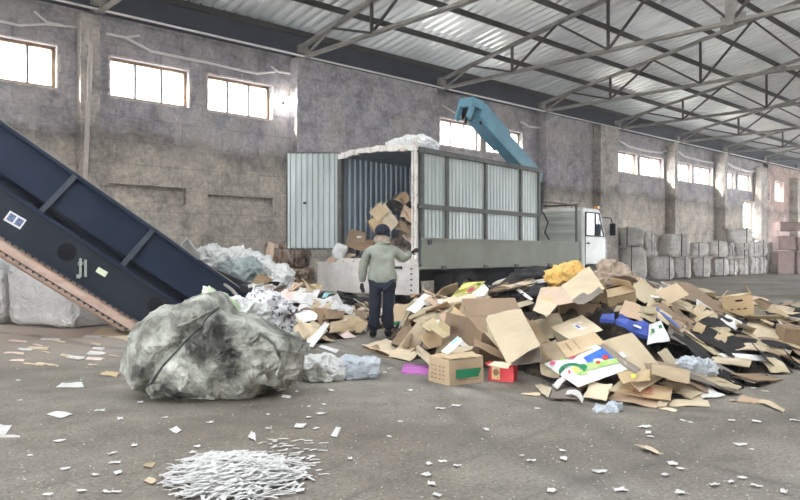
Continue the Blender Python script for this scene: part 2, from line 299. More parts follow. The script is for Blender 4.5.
def relief(x0, x1, z0, z1, cells, m, name, yy=D):
    """cells: (xa, xb, za, zb, depth) ; depth None = hole 0.35 deep through the wall"""
    xs = sorted({x0, x1, *[c[0] for c in cells], *[c[1] for c in cells]}); zs = sorted({z0, z1, *[c[2] for c in cells], *[c[3] for c in cells]}); mb = MB(); T = .38
    def dep(i, j):
        if i < 0 or j < 0 or i >= len(xs)-1 or j >= len(zs)-1: return 0
        x = (xs[i]+xs[i+1])/2; z = (zs[j]+zs[j+1])/2
        for c in cells:
            if c[0] < x < c[1] and c[2] < z < c[3]: return T if c[4] is None else c[4]
        return 0
    for i in range(len(xs)-1):
        for j in range(len(zs)-1):
            d = dep(i, j); a, b_, c, e = xs[i], xs[i+1], zs[j], zs[j+1]
            if d < T:
                mb.add([(a, yy+d, c), (b_, yy+d, c), (b_, yy+d, e), (a, yy+d, e)], [(0, 1, 2, 3)]); mb.add([(a, yy+T, c), (b_, yy+T, c), (b_, yy+T, e), (a, yy+T, e)], [(3, 2, 1, 0)])
            d2 = dep(i+1, j)
            if d2 != d: mb.add([(b_, yy+d, c), (b_, yy+d2, c), (b_, yy+d2, e), (b_, yy+d, e)], [(0, 1, 2, 3)])
            d2 = dep(i, j+1)
            if d2 != d: mb.add([(a, yy+d, e), (b_, yy+d, e), (b_, yy+d2, e), (a, yy+d2, e)], [(0, 1, 2, 3)])
    return tag(mb.build(name, m), kind='structure')
wins = []
for a, b_ in ((-30, 57), (110, 189), (208, 272), (440, 480), (486, 522), (617.5, 637), (640, 663), (676, 691.5), (694, 712.5), (724, 735), (738, 751)):
    wins.append((wall_x(a), wall_x(b_), 5.1, 6.08))
niches = [(wall_x(109), wall_x(186), 2.55, 2.98, .14), (wall_x(208), wall_x(273), 2.60, 2.86, .14)]

arch = (wall_x(742.5), wall_x(754), 2.3, 4.45)
XE = 49.0
niches += [(-.4, 5.96, 2.62, 3.0, .06)]
bays = [(11.97, 17.8, 0, 6.95, -.41), (24.18, 29.4, 0, 6.95, -.41)]
relief(-7, XE, 0, 8.0, [(*w, None) for w in wins]+niches+bays+[(*arch, None)], wm, 'wall_north')
w2 = [(wall_x(p0), wall_x(p1), 4.7, 6.0, None) for p0, p1 in ((763.5, 770.5), (775, 783), (796, 803))]
relief(XE, 96, 0, 8.0, w2, pinkm, 'wall_north_far')
mb = MB(); mb.box((-7.2, 13.2, 4.5), (.4, 9.4, 9.6)); mb.box((-7.2, -3, 4.5), (.4, 2, 9.6)); mb.box((-7.2, 3.25, 7.1), (.4, 10.5, 4.4)); mb.box((-13.6, 5, 5.1), (12.6, 22, .2)); mb.box((-19.5, 13.5, 2.5), (.3, .3, 5)); mb.box((-19.5, -5.5, 2.5), (.3, .3, 5)); tag(mb.build('wall_west_sun_canopy', wm), kind='structure')  # with an unseen canopy added outside the opening, only to stop the sun
glass_m, nd, lk = tree_mat('window_glass'); nd.remove(nd['Principled BSDF']); tr = nd.new('ShaderNodeBsdfTransparent'); tl = nd.new('ShaderNodeBsdfTranslucent'); tl.inputs[0].default_value = (.95, .95, .95, 1); mx = nd.new('ShaderNodeMixShader'); mx.inputs[0].default_value = .35
gl = nd.new('ShaderNodeBsdfGlossy'); gl.inputs['Roughness'].default_value = .05; mx2 = nd.new('ShaderNodeMixShader'); mx2.inputs[0].default_value = .05
lk.new(tr.outputs[0], mx.inputs[1]); lk.new(tl.outputs[0], mx.inputs[2]); lk.new(mx.outputs[0], mx2.inputs[1]); lk.new(gl.outputs[0], mx2.inputs[2]); lk.new(mx2.outputs[0], nd['Material Output'].inputs[0])
def window(n, xa, xb, za, zb, parts=3):
    e = empty('window_%d' % n, ((xa+xb)/2, D+.2, za)); e['kind'] = 'structure'; w = xb-xa; h = zb-za
    mb = MB(); t = .07
    for cx in (-w/2+t/2, w/2-t/2): mb.box((cx, 0, h/2), (t, .1, h))
    for cz in (t/2, h-t/2): mb.box((0, 0, cz), (w-2*t, .1, t))
    mb.build('window_frame', frame_wood, e)
    mb = MB()
    for k in range(1, parts): mb.box((-w/2+w*k/parts, -.02, h/2), (.05, .08, h-2*t))
    mb.build('mullion', mullion_m, e)
    mb = MB(); mb.box((0, .01, h/2), (w-2*t, .008, h-2*t)); mb.build('pane', glass_m, e)
    # crumbled plaster lip round the opening
    mb = MB(); random.seed(n)
    for side in range(4):
        L = w if side < 2 else h; k = int(L/.09)
        for q in range(k):
            s = (q+.5)/k*L; r = random.uniform(.02, .055)
            if side == 3 and .3 < q/k < .8: r *= 1.7
            if side == 0: c = (-w/2+s, -.2, 0-r/2)
            elif side == 1: c = (-w/2+s, -.2, h+r/2)
            elif side == 2: c = (-w/2-r/2, -.2, s)
            else: c = (w/2+r/2, -.2, s)
            d = (L/k*1.05, .03, r) if side < 2 else (r, .03, L/k*1.05); mb.box(c, d)
    mb.build('plaster_lip', reveal_m, e)
for i, w in enumerate(wins): window(i+1, *w, parts=3 if i < 5 else 2)
for i, w in enumerate(w2): window(20+i, w[0], w[1], w[2], w[3], parts=2)
window(30, *arch, parts=3)
# pillars against the wall
def ray_x(px, y): u = (px-400)/F; return y*(V.x+RT.x*u)/(V.y+RT.y*u)
for k, (x0, x1, dp, zt, base) in enumerate(((5.96, 6.41, .30, 6.9, 0), (27.7, 29.2, .75, 6.9, .41), (35.08, 35.42, .54, 6.9, 0), (40.93, 41.3, .62, 6.9, 0), (46.6, 47.5, .5, 6.6, 0), (53.0, 54.0, .5, 6.4, 0), (60.0, 60.8, .5, 6.4, 0), (66.0, 66.8, .5, 6.4, 0))):
    mb = MB(); mb.box(((x0+x1)/2, D-(dp+base)/2, zt/2), (x1-x0, dp-base, zt)); o = mb.build('trim_%d' % (k+2), colm, bevel=.02); tag(o, kind='structure')
# eave beam, roof, purlins
ZR = lambda y: 7.72+.178*(D-y) if y > D-10.2 else 7.72+.178*10.2-.178*(D-10.2-y)
XA, XB = -7.0, 96.0
roof_m = mat('roof_sheet', (.60, .60, .59), (.82, .82, .80), rough=.30, scale=.5, detail=8, metal=.85, c3=(.66, .66, .64), stops=(.35, .65), stretch=(1, .35, 1))
roof_t, nd, lk = tree_mat('added_skylight_sheet'); b = nd['Principled BSDF']; nd.remove(b); tl = nd.new('ShaderNodeBsdfTranslucent'); tl.inputs[0].default_value = (.22, .215, .205, 1); df = nd.new('ShaderNodeBsdfTransparent'); df.inputs[0].default_value = (.12, .118, .112, 1); mx = nd.new('ShaderNodeMixShader'); mx.inputs[0].default_value = .55; lk.new(tl.outputs[0], mx.inputs[1]); lk.new(df.outputs[0], mx.inputs[2]); lk.new(mx.outputs[0], nd['Material Output'].inputs[0])  # unseen skylight sheets added to let daylight fall on heap, truck and far end
YR = D-10.2
def glow_roof(name, tr):
    m = roof_m.copy(); m.name = name; nd = m.node_tree.nodes; lk = m.node_tree.links; out = nd['Material Output']; pb = nd['Principled BSDF']; t = nd.new('ShaderNodeBsdfTranslucent'); t.inputs[0].default_value = (.92, .90, .85, 1); mx = nd.new('ShaderNodeMixShader')
    n = nd.new('ShaderNodeTexNoise'); n.inputs['Scale'].default_value = .22; n.inputs['Detail'].default_value = 5; tc = nd.new('ShaderNodeTexCoord'); lk.new(tc.outputs['Object'], n.inputs[0]); mr = nd.new('ShaderNodeMapRange'); mr.inputs['From Min'].default_value = .35; mr.inputs['From Max'].default_value = .65; mr.inputs['To Min'].default_value = tr*.5; mr.inputs['To Max'].default_value = tr*1.5; lk.new(n.outputs['Fac'], mr.inputs[0]); lk.new(mr.outputs[0], mx.inputs[0])
    lk.new(pb.outputs[0], mx.inputs[1]); lk.new(t.outputs[0], mx.inputs[2]); lk.new(mx.outputs[0], out.inputs[0]); return m
roof_n = glow_roof('roof_sheet_more_glow', .012); roof_s = glow_roof('roof_sheet_less_glow', .006)  # same sheet made translucent: brighter towards the wall, dimmer past the ridge
def roofpart(name, x0, x1, ya, yb, m):
    mb = MB(); za, zb = ZR(ya), ZR(yb); d = Vector((0, yb-ya, zb-za)); corr(mb, (x0, ya, za), (1, 0, 0), x1-x0, d, d.length, (0, 0, 1), pitch=.34, amp=.16, flat=.36); return tag(mb.build(name, m), kind='structure')
roofpart('ceiling', 14, 58, YR, D+.6, roof_n); roofpart('ceiling', 4, 14, 12, D+.6, roof_n); roofpart('ceiling', 22, 52, YR-10.9, YR, roof_s)
roofpart('ceiling', XA, 4, YR, D+.6, roof_t); roofpart('ceiling', XA, 22, YR-10.9, YR, roof_t); roofpart('ceiling', 4, 14, YR, 12, roof_t)
roofpart('ceiling', 58, XB, YR, D+.6, roof_t); roofpart('ceiling', 52, XB, YR-10.9, YR, roof_t)
YS = YR-10.9
mb = MB()
for x0, x1, z0, z1 in ((XA, 34, 0, 8), (34, 42, 4.6, 8), (42, 46, 0, 8), (46, 54, 4.6, 8), (54, 58, 0, 8), (58, XB, 5.5, 8)): mb.box(((x0+x1)/2, YS, (z0+z1)/2), (x1-x0, .3, z1-z0))
tag(mb.build('wall_south', wm), kind='structure')
mb = MB(); mb.box((44.5, D-.12, 7.35), (103, .24, .62)); mb.box((44.5, D-.34, 7.06), (103, .2, .03)); mb.box((44.5, D-.05, 7.85), (103, .1, .3)); tag(mb.build('trim_20', eave_m), kind='structure')
mb = MB(); mb.tube([(XA, D-.5, 6.98), (XB, D-.5, 6.98)], .028, 6); tag(mb.build('eave_pipe', cable_m), 'thin pale pipe running along the foot of the eave beam', 'pipe')
nams = 'first second third fourth fifth sixth seventh eighth ninth tenth eleventh twelfth thirteenth'.split()
for side in (0, 1):
    for k in range(7):
        s = .35+k*1.64 if side == 0 else 10.2+.0+1.64*(k+1)-.35
        y = D-s
        if k == 6: s = 10.05; y = D-s
        if side == 1: y = D-10.2-1.5*(k+1)+.2
        z = ZR(y)-.02; mb = MB(); mb.box((44.5, y, z-.08), (103, .012, .16)); mb.box((44.5, y+.03, z-.006), (103, .06, .012)); mb.box((44.5, y+.03, z-.154), (103, .06, .012))
        o = mb.build('roof_purlin', steel_purlin); tag(o, 'dark steel roof purlin, %s %s' % (nams[k], 'up from the long wall towards the ridge' if side == 0 else 'beyond the ridge, away from the long wall'), 'purlin', 'roof purlins')
# trusses
def truss(x, label):
    e = empty('roof_truss', (x, D, 6.96), 0, label, 'truss', 'roof trusses'); zt = lambda s: (.30+.178*s if s <= 10.2 else .30+.178*(20.4-s))
    def y(s): return -s
    mb = MB(); mb.box((0, -10.2, 0), (.16, 20.0, .012)); mb.box((-.012, -10.2, .05), (.016, 20.0, .10)); mb.box((.012, -10.2, .05), (.016, 20.0, .10)); mb.build('bottom_chord', steel_truss, e)
    mb = MB()
    for a, b_ in ((.15, 10.2), (10.2, 20.25)): mb.bar((0, y(a), zt(a)), (0, y(b_), zt(b_)), .15, .09)
    mb.build('top_chord', steel_truss, e)
    mb = MB(); mb.bar((0, -.3, 0), (0, -.3, .4), .2, .3); mb.build('bearing_plate', steel_truss, e)
    for s in (3.4, 6.8, 13.6, 17.0): MB().bar((0, y(s), .05), (0, y(s), zt(s)), .07, .07).build('post', steel_purlin, e)
    MB().bar((0, y(10.2), -.05), (0, y(10.2), zt(10.2)+.12), .20, .22).build('king_post', steel_truss, e)
    for z in (.1, zt(10.2)-.05): MB().box((.12, y(10.2), z), (.015, .62, .34)).build('gusset_plate', steel_truss, e)
    for a, b_ in ((.5, 1.7), (3.4, 1.7), (3.4, 5.1), (6.8, 5.1), (6.8, 8.5), (10.2, 8.5)):
        for q in (0, 1):
            aa, bb = (a, b_) if q == 0 else (20.4-a, 20.4-b_); MB().bar((0, y(aa), .06), (0, y(bb), zt(bb)-.02), .06, .06).build('diagonal', steel_truss if a < 1 else steel_purlin, e)
    return e
where = ['above the wall pipe near the conveyor', 'above the open truck door', 'above the tip of the teal crane', 'above the wall edge past the crane', 'above the truck cab', 'above the first big bags', 'two bays beyond the truck cab', 'over the arched wall opening', 'over the far pink wall', 'at the far end over the pink wall']
truss(WX0-5.88, 'grey steel roof truss over the raised end of the conveyor')
for k in range(0, 9): truss(WX0+5.88*k, 'grey lattice roof truss meeting the long wall '+where[k])
# pipes and cables on the wall
def wallline(pts, off=.05): return [Vector((wall_x(px), D-off, CH+(HZ-py)/F*(V*1).dot(Vector((wall_x(px), D, 0))))) for px, py in pts]
def wl(px, py, off=.05):
    x = wall_x(px); Z = Vector((x, D, 0)).dot(V); return Vector((x, D-off, CH+(HZ-py)/F*Z))
def cable(name, pts, r, label, cat='cable', m=cable_m, off=.06, grp=None):
    r *= 1.35 if cat == 'cable' else 1
    P = [wl(a, b_, off) for a, b_ in pts]; Q = [P[0]]
    for i in range(1, len(P)):
        for t in (.33, .66, 1): Q.append(P[i-1].lerp(P[i], t))
    tag(MB().tube(Q, r, 7).build(name, m, smooth=True), label, cat, grp)
cable('down_pipe', [(83, 29), (81, 44), (84.5, 49), (83, 80), (80.5, 140), (79, 172), (77, 215)], .06, 'cream down pipe with an offset bend on the wall pillar by the conveyor', 'pipe', pipe_m, .40)
cable('wall_cable', [(-5, 21), (18, 26), (45, 25), (76, 28)], .022, 'pale cable running to the cream down pipe from the side away from the truck')
cable('wall_cable', [(33, 12), (46, 23), (62, 26)], .022, 'short frayed cable end hanging beside the cream down pipe')
cable('wall_cable', [(105, 34), (124, 38), (150, 52), (200, 62), (230, 69), (256, 74), (274, 72)], .028, 'long sagging pale cable above the two windows between conveyor and truck')
cable('wall_cable', [(124, 38), (139, 36)], .022, 'short stub of cable branching up near the pillar with the pipe')
cable('wall_cable', [(270, 67), (277, 72), (295, 75)], .022, 'short curled cable above the pale pillar edge by the open truck door')
cable('wall_cable', [(440, 105), (452, 112), (462, 118), (500, 124)], .028, 'pale cable hanging behind the tip of the teal crane')
cable('wall_cable', [(520, 122), (528, 127), (540, 128)], .03, 'short curved cable above the bright pillar edge behind the truck')
cable('wall_cable', [(618, 141), (628, 147), (645, 151), (660, 153), (668, 150)], .04, 'drooping pale cable over the first pair of windows beyond the truck cab')
cable('wall_cable', [(676, 151), (684, 157), (700, 161), (712, 163)], .04, 'drooping pale cable over the second pair of windows beyond the truck cab')
cable('wall_cable', [(724, 162), (732, 167), (745, 171), (757, 172)], .05, 'drooping pale cable over the third pair of windows beyond the truck cab')
e = empty('added_glint', wl(283.0, 103, .28), 0, 'small added glowing lamp on the wall between the window and the pale pillar', 'glint')  # glowing ball added for a sun glint on the wall
MB().tube([(0, .26, 0), (0, .02, 0)], .05, 10).build('glint_bracket', steel_d, e); lm = bpy.data.materials.new('glint_glow'); lm.use_nodes = True; lb = lm.node_tree.nodes['Principled BSDF']; lb.inputs['Emission Color'].default_value = (1, .98, .93, 1); lb.inputs['Emission Strength'].default_value = 30
lump('glint_ball', lm, (.12, .07, .12), power=1, amp=0, res=8, parent=e)
# ================================================================ CONVEYOR
sd = V*.54+RT*.842; conv = empty('conveyor', vw(-5.7, 10.2), math.atan2(sd.y, sd.x), 'big navy blue inclined chain conveyor rising above the floor at the edge of the waste', 'conveyor')
ZT = lambda s, a: 1.55-.70*s+a
def clip(poly, z0=.02):
    out = []
    for i in range(len(poly)):
        p, q = poly[i-1], poly[i]; ip, iq = p[1] >= z0, q[1] >= z0
        if ip != iq: t = (z0-p[1])/(q[1]-p[1]); out.append((p[0]+t*(q[0]-p[0]), z0))
        if iq: out.append(q)
    return out
def band(mb, a, b_, t0, t1, s0=-3.6, s1=3.75):
    P = clip([(s0, ZT(s0, a)), (s1, ZT(s1, a)), (s1, ZT(s1, b_)), (s0, ZT(s0, b_))])
    if len(P) > 2: mb.prism([(s, t0, z) for s, z in P], (0, t1-t0, 0))
mb = MB(); band(mb, 0, .68, 0, .12); mb.build('side_beam', navy_d, conv)
mb = MB(); band(mb, .88, 1.60, .05, .09); band(mb, .68, .90, .30, .34); band(mb, .88, .90, .05, .34); mb.build('side_wall', navy, conv)
mb = MB(); band(mb, .64, .70, -.05, .10); band(mb, -.01, .02, -.06, .12); mb.build('beam_flange', navy, conv)
mb = MB(); band(mb, 1.56, 1.62, -.03, .16); mb.build('top_rail', navy, conv); mb = MB(); band(mb, 1.62, 1.635, -.03, .16); mb.build('pale_rail_edge', steel_truss, conv)  # pale strip along the rail top
for s in (-2.43, -1.28, -.15, .98, 2.11):
    mb = MB(); mb.bar((s, .00, ZT(s, 1.57)), (s-.46, .00, ZT(s-.46, .70)), .12, .02); mb.bar((s, -.05, ZT(s, 1.57)), (s-.46, -.05, ZT(s-.46, .70)), .02, .075); mb.build('stiffener_rib', mat('rib_paint', (.05, .065, .09), (.09, .105, .125), rough=.5, scale=5) if 'rib_paint' not in MATS else MATS['rib_paint'], conv)
mb = MB(); band(mb, 0, 1.60, 1.05, 1.09); band(mb, 1.56, 1.62, 1.02, 1.2); mb.build('far_side_wall', navy, conv)
mb = MB(); band(mb, .45, .50, .12, 1.05); mb.build('belt', black_rub, conv)
for s in [x*.45-3.4 for x in range(14)]:
    mb = MB(); band(mb, .50, .58, .14, 1.03, s, s+.04); mb.build('belt_cleat', steel_d, conv)
mb = MB()
P = []
for s in (-3.6, 2.15): P.append(s)
mb.add([(-3.6, .0, ZT(-3.6, -.01)), (2.15, .0, ZT(2.15, -.01)), (1.85, -.16, ZT(1.85, -.25)), (-3.6, -.16, ZT(-3.6, -.25)), (-3.6, .0, ZT(-3.6, -.05)), (2.13, .0, ZT(2.13, -.045)), (1.83, -.13, ZT(1.83, -.27)+.01), (-3.6, -.13, ZT(-3.6, -.28))], [(0, 1, 2, 3), (4, 7, 6, 5), (0, 4, 5, 1), (3, 2, 6, 7), (1, 5, 6, 2), (0, 3, 7, 4)])
mb.build('dusty_underdeck', dust_m, conv)
mb = MB()
s = -3.5
while s < 1.8: mb.box((s, -.17, ZT(s, -.255)), (.035, .03, .035)); mb.box((s, -.065, ZT(s, -.035)), (.03, .02, .03)); s += .085
for t_, a_ in ((-.17, -.24), (-.065, -.02)): mb.bar((-3.5, t_, ZT(-3.5, a_)), (1.8, t_, ZT(1.8, a_)), .012, .012)
mb.build('chain', steel_d, conv)
mb = MB(); band(mb, -.30, -.26, .1, 1.0, -3.6, 1.7); mb.build('return_belt', dust_m, conv)
def disc(mb, c, r, n=20, t=.02): mb.prism([(c[0]+r*cos(2*pi*k/n), c[1], c[2]+r*sin(2*pi*k/n)) for k in range(n)], (0, -t, 0))
for s, z, r in ((.876, 1.295, .135), (2.15, .455, .12)): mb = MB(); disc(mb, (s, 0, z), r, 24, .006); mb.build('round_opening', dark_m, conv)
mb = MB(); mb.box((1.05, -.05, 1.06), (.03, .08, .28)); mb.box((1.12, -.05, 1.05), (.03, .08, .26)); mb.box((1.08, -.03, 1.12), (.12, .05, .05)); mb.box((1.02, -.06, .93), (.05, .05, .06)); mb.build('bracket', galv, conv)
Mr = Matrix.Rotation(R(32), 3, 'Y')
mb = MB(); mb.box((1.36, -.004, .99), (.16, .006, .085), Mr); mb.build('sticker', mat('sticker_green', (.62, .72, .42), (.8, .82, .7), scale=30), conv)
mb = MB(); mb.box((.19, -.006, 1.755), (.25, .008, .16), Mr); pl = mb.build('name_plate', white_c, conv)
mb = MB()
for dx in (-.055, .06): mb.box(Vector((.19, -.012, 1.755))+Mr @ Vector((dx, 0, 0)), (.09, .004, .11), Mr)
mb.build('plate_panel', mat('plate_blue', (.04, .07, .22), (.25, .3, .42), scale=60, stops=(.45, .55)), pl)
mb = MB()
for c, d in (((3.16, .09, .74), (.10, .012, .025)), ((3.12, .09, .67), (.025, .012, .15)), ((3.16, .09, .60), (.08, .012, .02))): mb.box(c, d, Mr)
mb.build('painted_mark', white_c, conv)
for s in (-3.2, -1.7):
    for t in (.06, 1.06):
        zt = ZT(s, 0); MB().box((s, t, zt/2), (.12, .1, zt)).build('support_leg', navy_d, conv)
# ================================================================ TRUCK
hd = V*.766+RT*.643; TRK = empty('truck', vw(.351, 14.0), math.atan2(hd.y, hd.x), 'white cab truck with a sheet metal box body, rear open towards the waste', 'truck')
W = 2.14; BZ = 1.06; BT = 3.36; BL = 4.83; TL = 6.93
mb = MB(); mb.box((TL/2, W/2, BZ-.06), (TL, W, .12)); mb.box((TL/2, .04, .99), (TL, .08, .10)); mb.build('load_bed', truck_frame, TRK)
mb = MB(); mb.box((TL/2+.05, -.015, 1.275), (TL-.1, .04, .60)); mb.box((TL/2, -.045, .985), (TL, .03, .05)); mb.box((TL/2, -.045, 1.56), (TL-.1, .02, .04)); sb = mb.build('side_board', truck_olive, TRK)
for L in (.75, 2.3, 3.6, 5.2): MB().box((L, -.07, .985), (.14, .05, .07)).build('hinge', truck_frame, sb)
mb = MB(); mb.box((.32, -.05, 1.5), (.10, .03, .10)); mb.build('latch', steel_d, sb)
mb = MB()
for L in (.13, .96, 2.41, 3.92, 4.79): mb.box((L, .01, (1.58+BT)/2), (.085, .07, BT-1.58))
mb.box((BL/2, .0, BT-.05), (BL, .08, .10)); mb.box((BL/2, .0, 2.2), (BL, .075, .09)); mb.build('side_frame', truck_frame, TRK)
for a, b_ in ((.17, .93), (1.0, 2.37), (2.45, 3.88), (3.96, 4.75)):
    for z0, z1 in ((1.56, 2.16), (2.24, BT-.1)):
        mb = MB(); corr(mb, (a, .03, z0), (1, 0, 0), b_-a, (0, 0, 1), z1-z0, (0, -1, 0), pitch=.125, amp=.014); mb.build('side_panel', galv, TRK)
mb = MB(); mb.box((BL/2, .075, (BZ+BT)/2), (BL, .01, BT-BZ)); corr(mb, (0, W-.03, BZ), (1, 0, 0), BL, (0, 0, 1), BT-BZ, (0, -1, 0), pitch=.17, amp=.03); mb.box((BL/2, W-.01, (BZ+BT)/2), (BL, .012, BT-BZ)); corr(mb, (BL-.05, .08, BZ), (0, 1, 0), W-.12, (0, 0, 1), BT-BZ, (-1, 0, 0), pitch=.17, amp=.03); mb.box((BL-.01, W/2, (BZ+BT)/2), (.012, W-.1, BT-BZ)); mb.build('inner_lining', galv_in, TRK)
mb = MB(); n = 8
for i in range(n):
    y0, y1 = W*i/n, W*(i+1)/n; z = lambda y: BT+.07*sin(pi*y/W); mb.prism([(0, y0, z(y0)-.03), (0, y1, z(y1)-.03), (0, y1, z(y1)), (0, y0, z(y0))], (BL, 0, 0))
mb.build('box_roof', galv_in, TRK)
mb = MB()
for i in range(22):
    y0 = W*i/22; mb.box((-.02+random.uniform(-.02, .02), y0+.05, BT+.07*sin(pi*y0/W)-.02+random.uniform(-.012, .02)), (.08, .115, .09+random.uniform(0, .04)))
mb.build('roof_edge_beam', rust_white, TRK)
mb = MB(); mb.box((0, .05, (1.0+BT)/2+.06), (.06, .06, BT-.85)); mb.box((-.03, .11, (1.0+BT)/2+.08), (.04, .035, BT-.95)); mb.build('rear_post', rust_white, TRK)
mb = MB(); mb.box((0, W-.04, (1.0+BT)/2), (.10, .09, BT-1.0)); mb.build('rear_post', truck_frame, TRK)
mb = MB(); mb.tube([(-.05, .05, BT+.02), (-.1, .12, BT+.13), (-.08, -.02, BT+.16), (.1, -.06, BT+.1), (.05, .02, BT)], .018, 6); mb.build('tie_wire', rust_white, TRK)
mb = MB(); mb.box((-.075, 1.33, .77), (.045, 2.80, .62)); mb.box((-.085, 1.33, 1.065), (.07, 2.80, .04)); mb.box((-.085, 1.33, .475), (.07, 2.80, .04)); tg = mb.build('tailgate', tail_m, TRK)
for z in (.55, .65, .76, .87, .97): MB().box((-.11, .08, z), (.02, .03, .03)).build('tailgate_bolt', steel_d, tg)
mb = MB(); mb.box((-.14, .45, .99), (.03, .30, .05)); mb.build('tailgate_handle', steel_d, tg)
mb = MB(); mb.box((-.05, W/2, 1.12), (.12, W, .10)); mb.build('rear_sill', rust_white, TRK)
# rear door swung fully open beside the opening
dd = Vector((-.643, .766, 0)); nn = Vector((-.766, -.643, 0))
DH = 1.13; mb = MB(); corr(mb, Vector((0, W, 1.38))+dd*.06, dd, DH-.06, (0, 0, 1), BT-1.40+.07, nn, pitch=.118, amp=.05, flat=.36); dp = mb.build('door_sheet', galv, TRK)
mb = MB(); A = Vector((0, W, 0)); 
for z in (1.37, 3.43): mb.bar(A+dd*.03+UP*z, A+dd*DH+UP*z, .04, .04)
for q in (.03, DH): mb.bar(A+dd*q+UP*1.37, A+dd*q+UP*3.43, .04, .04)
mb.build('door_frame', truck_frame, TRK); MB().box(A+dd*.75+nn*.05+UP*2.35, (.05, .05, .05)).build('door_latch', dark_m, dp)
# chassis, wheels
mb = MB()
for y in (.65, 1.5): mb.box((4.2, y, .80), (8.3, .10, .22))
for L in (.4, 2.4, 4.4, 6.4): mb.box((L, W/2, .80), (.08, .85, .16))
mb.box((3.3, .5, .62), (.8, .5, .42)); mb.box((4.6, 1.65, .62), (.9, .5, .4)); mb.box((.15, W/2, .62), (.08, 1.9, .12)); mb.build('chassis', dark_m, TRK)
MB().box((.02, .25, .55), (.04, .34, .12)).build('tail_lamp', red_pl, TRK); MB().box((1.0, .15, .62), (.02, .42, .45)).build('mud_flap', black_rub, TRK)
def wheel(L, y, wd):
    o = MB(); r = .47; n = 28; pr = [(-wd/2, .27), (-wd/2, .42), (-wd/2+.04, .47), (wd/2-.04, .47), (wd/2, .42), (wd/2, .27)]; vs = []; fs = []
    for k in range(n):
        a = 2*pi*k/n
        for (w_, rr) in pr: vs.append((L+rr*cos(a), y+w_, .47+rr*sin(a)))
    m_ = len(pr)
    for k in range(n):
        for j in range(m_): a0 = k*m_+j; a1 = k*m_+(j+1) % m_; b0 = ((k+1) % n)*m_; fs.append((a0, a1, b0+(j+1) % m_, b0+j))
    o.add(vs, fs); w = o.build('wheel', tyre_m, TRK, smooth=False)
    o = MB(); o.prism([(L+.275*cos(2*pi*k/20), y-wd*.3, .47+.275*sin(2*pi*k/20)) for k in range(20)], (0, wd*.6, 0)); o.prism([(L+.10*cos(2*pi*k/12), y-wd*.45, .47+.10*sin(2*pi*k/12)) for k in range(12)], (0, wd*.9, 0)); o.build('rim', truck_olive, w)
for L in (1.75,): wheel(L, .27, .5); wheel(L, W-.27, .5)
wheel(7.75, .25, .28); wheel(7.75, W-.25, .28)
# cab
def cabpoly(y, inset=0): return [(7.20+inset, y, .62), (7.20+inset, y, 2.44), (7.30+inset, y, 2.53), (8.25, y, 2.53), (8.38, y, 2.44), (8.72-inset, y, 1.72), (8.82-inset, y, 1.55), (8.84-inset, y, .55), (8.3, y, .55), (8.15, y, .95), (7.40, y, .95), (7.30, y, .62)]
cab = MB().prism(cabpoly(.02), (0, W-.04, 0)).build('cab', truck_white, TRK, bevel=.03)
mb = MB(); mb.prism([(7.42, .0, 1.78), (7.42, .0, 2.38), (8.20, .0, 2.38), (8.50, .0, 1.78)], (0, .035, 0)); mb.build('side_window', glass_d, cab)
mb = MB(); mb.bar((7.98, -.012, 1.78), (7.98, -.012, 2.38), .02, .03); 
for a, b_ in (((7.40, -.01, 1.76), (8.54, -.01, 1.76)), ((7.40, -.01, 1.76), (7.40, -.01, 2.40)), ((7.40, -.01, 2.40), (8.22, -.01, 2.40)), ((8.22, -.01, 2.40), (8.53, -.01, 1.76))): mb.bar(a, b_, .02, .03)
mb.build('window_surround', dark_m, cab)
mb = MB(); mb.prism([(7.38, .0, .98), (7.38, .0, 1.74), (8.56, .0, 1.74), (8.66, .0, 1.5), (8.66, .0, .98)], (0, .03, 0)); dr = mb.build('cab_door', truck_white, cab, bevel=.008)
MB().box((7.52, -.015, 1.55), (.14, .03, .04)).build('door_handle', dark_m, dr)
mb = MB()
for a, b_ in (((7.36, -.004, .96), (7.36, -.004, 2.42)), ((8.69, -.004, .96), (8.69, -.004, 1.6)), ((7.36, -.004, .96), (8.69, -.004, .96))): mb.bar(a, b_, .008, .014)
mb.build('door_gap', dark_m, cab)
mb = MB()
for z in (1.35, 1.6, 1.85, 2.1, 2.3): mb.box((7.19, W/2, z), (.04, W-.3, .09))
mb.build('back_wall_rib', truck_white, cab, bevel=.01)
mb = MB(); mb.prism([(8.40, .25, 2.38), (8.70, .25, 1.76), (8.73, .25, 1.76), (8.43, .25, 2.38)], (0, W-.5, 0)); mb.build('windscreen', glass_d, cab)
mb = MB(); mb.tube([(8.50, .0, 2.30), (8.62, -.18, 2.28), (8.66, -.22, 2.1)], .015, 6); mb.box((8.66, -.22, 1.95), (.04, .16, .34)); mb.build('wing_mirror', dark_m, cab)
MB().box((8.3, .10, 2.58), (.10, .12, .07)).build('marker_lamp', mat('amber_lens', (.85, .35, .10), rough=.3), cab)
mb = MB(); mb.box((8.86, W/2, .55), (.14, W, .26)); mb.build('bumper', truck_frame, cab)
# headboard frame behind the cab
mb = MB()
for y in (.04, W-.04): mb.box((TL-.03, y, 1.85), (.05, .05, 1.5))
mb.box((TL-.03, W/2, 2.58), (.05, W, .05)); mb.tube([(TL-.05, .0, 2.56), (5.0, .0, 2.56)], .02, 6); mb.build('headboard_frame', truck_frame, TRK)
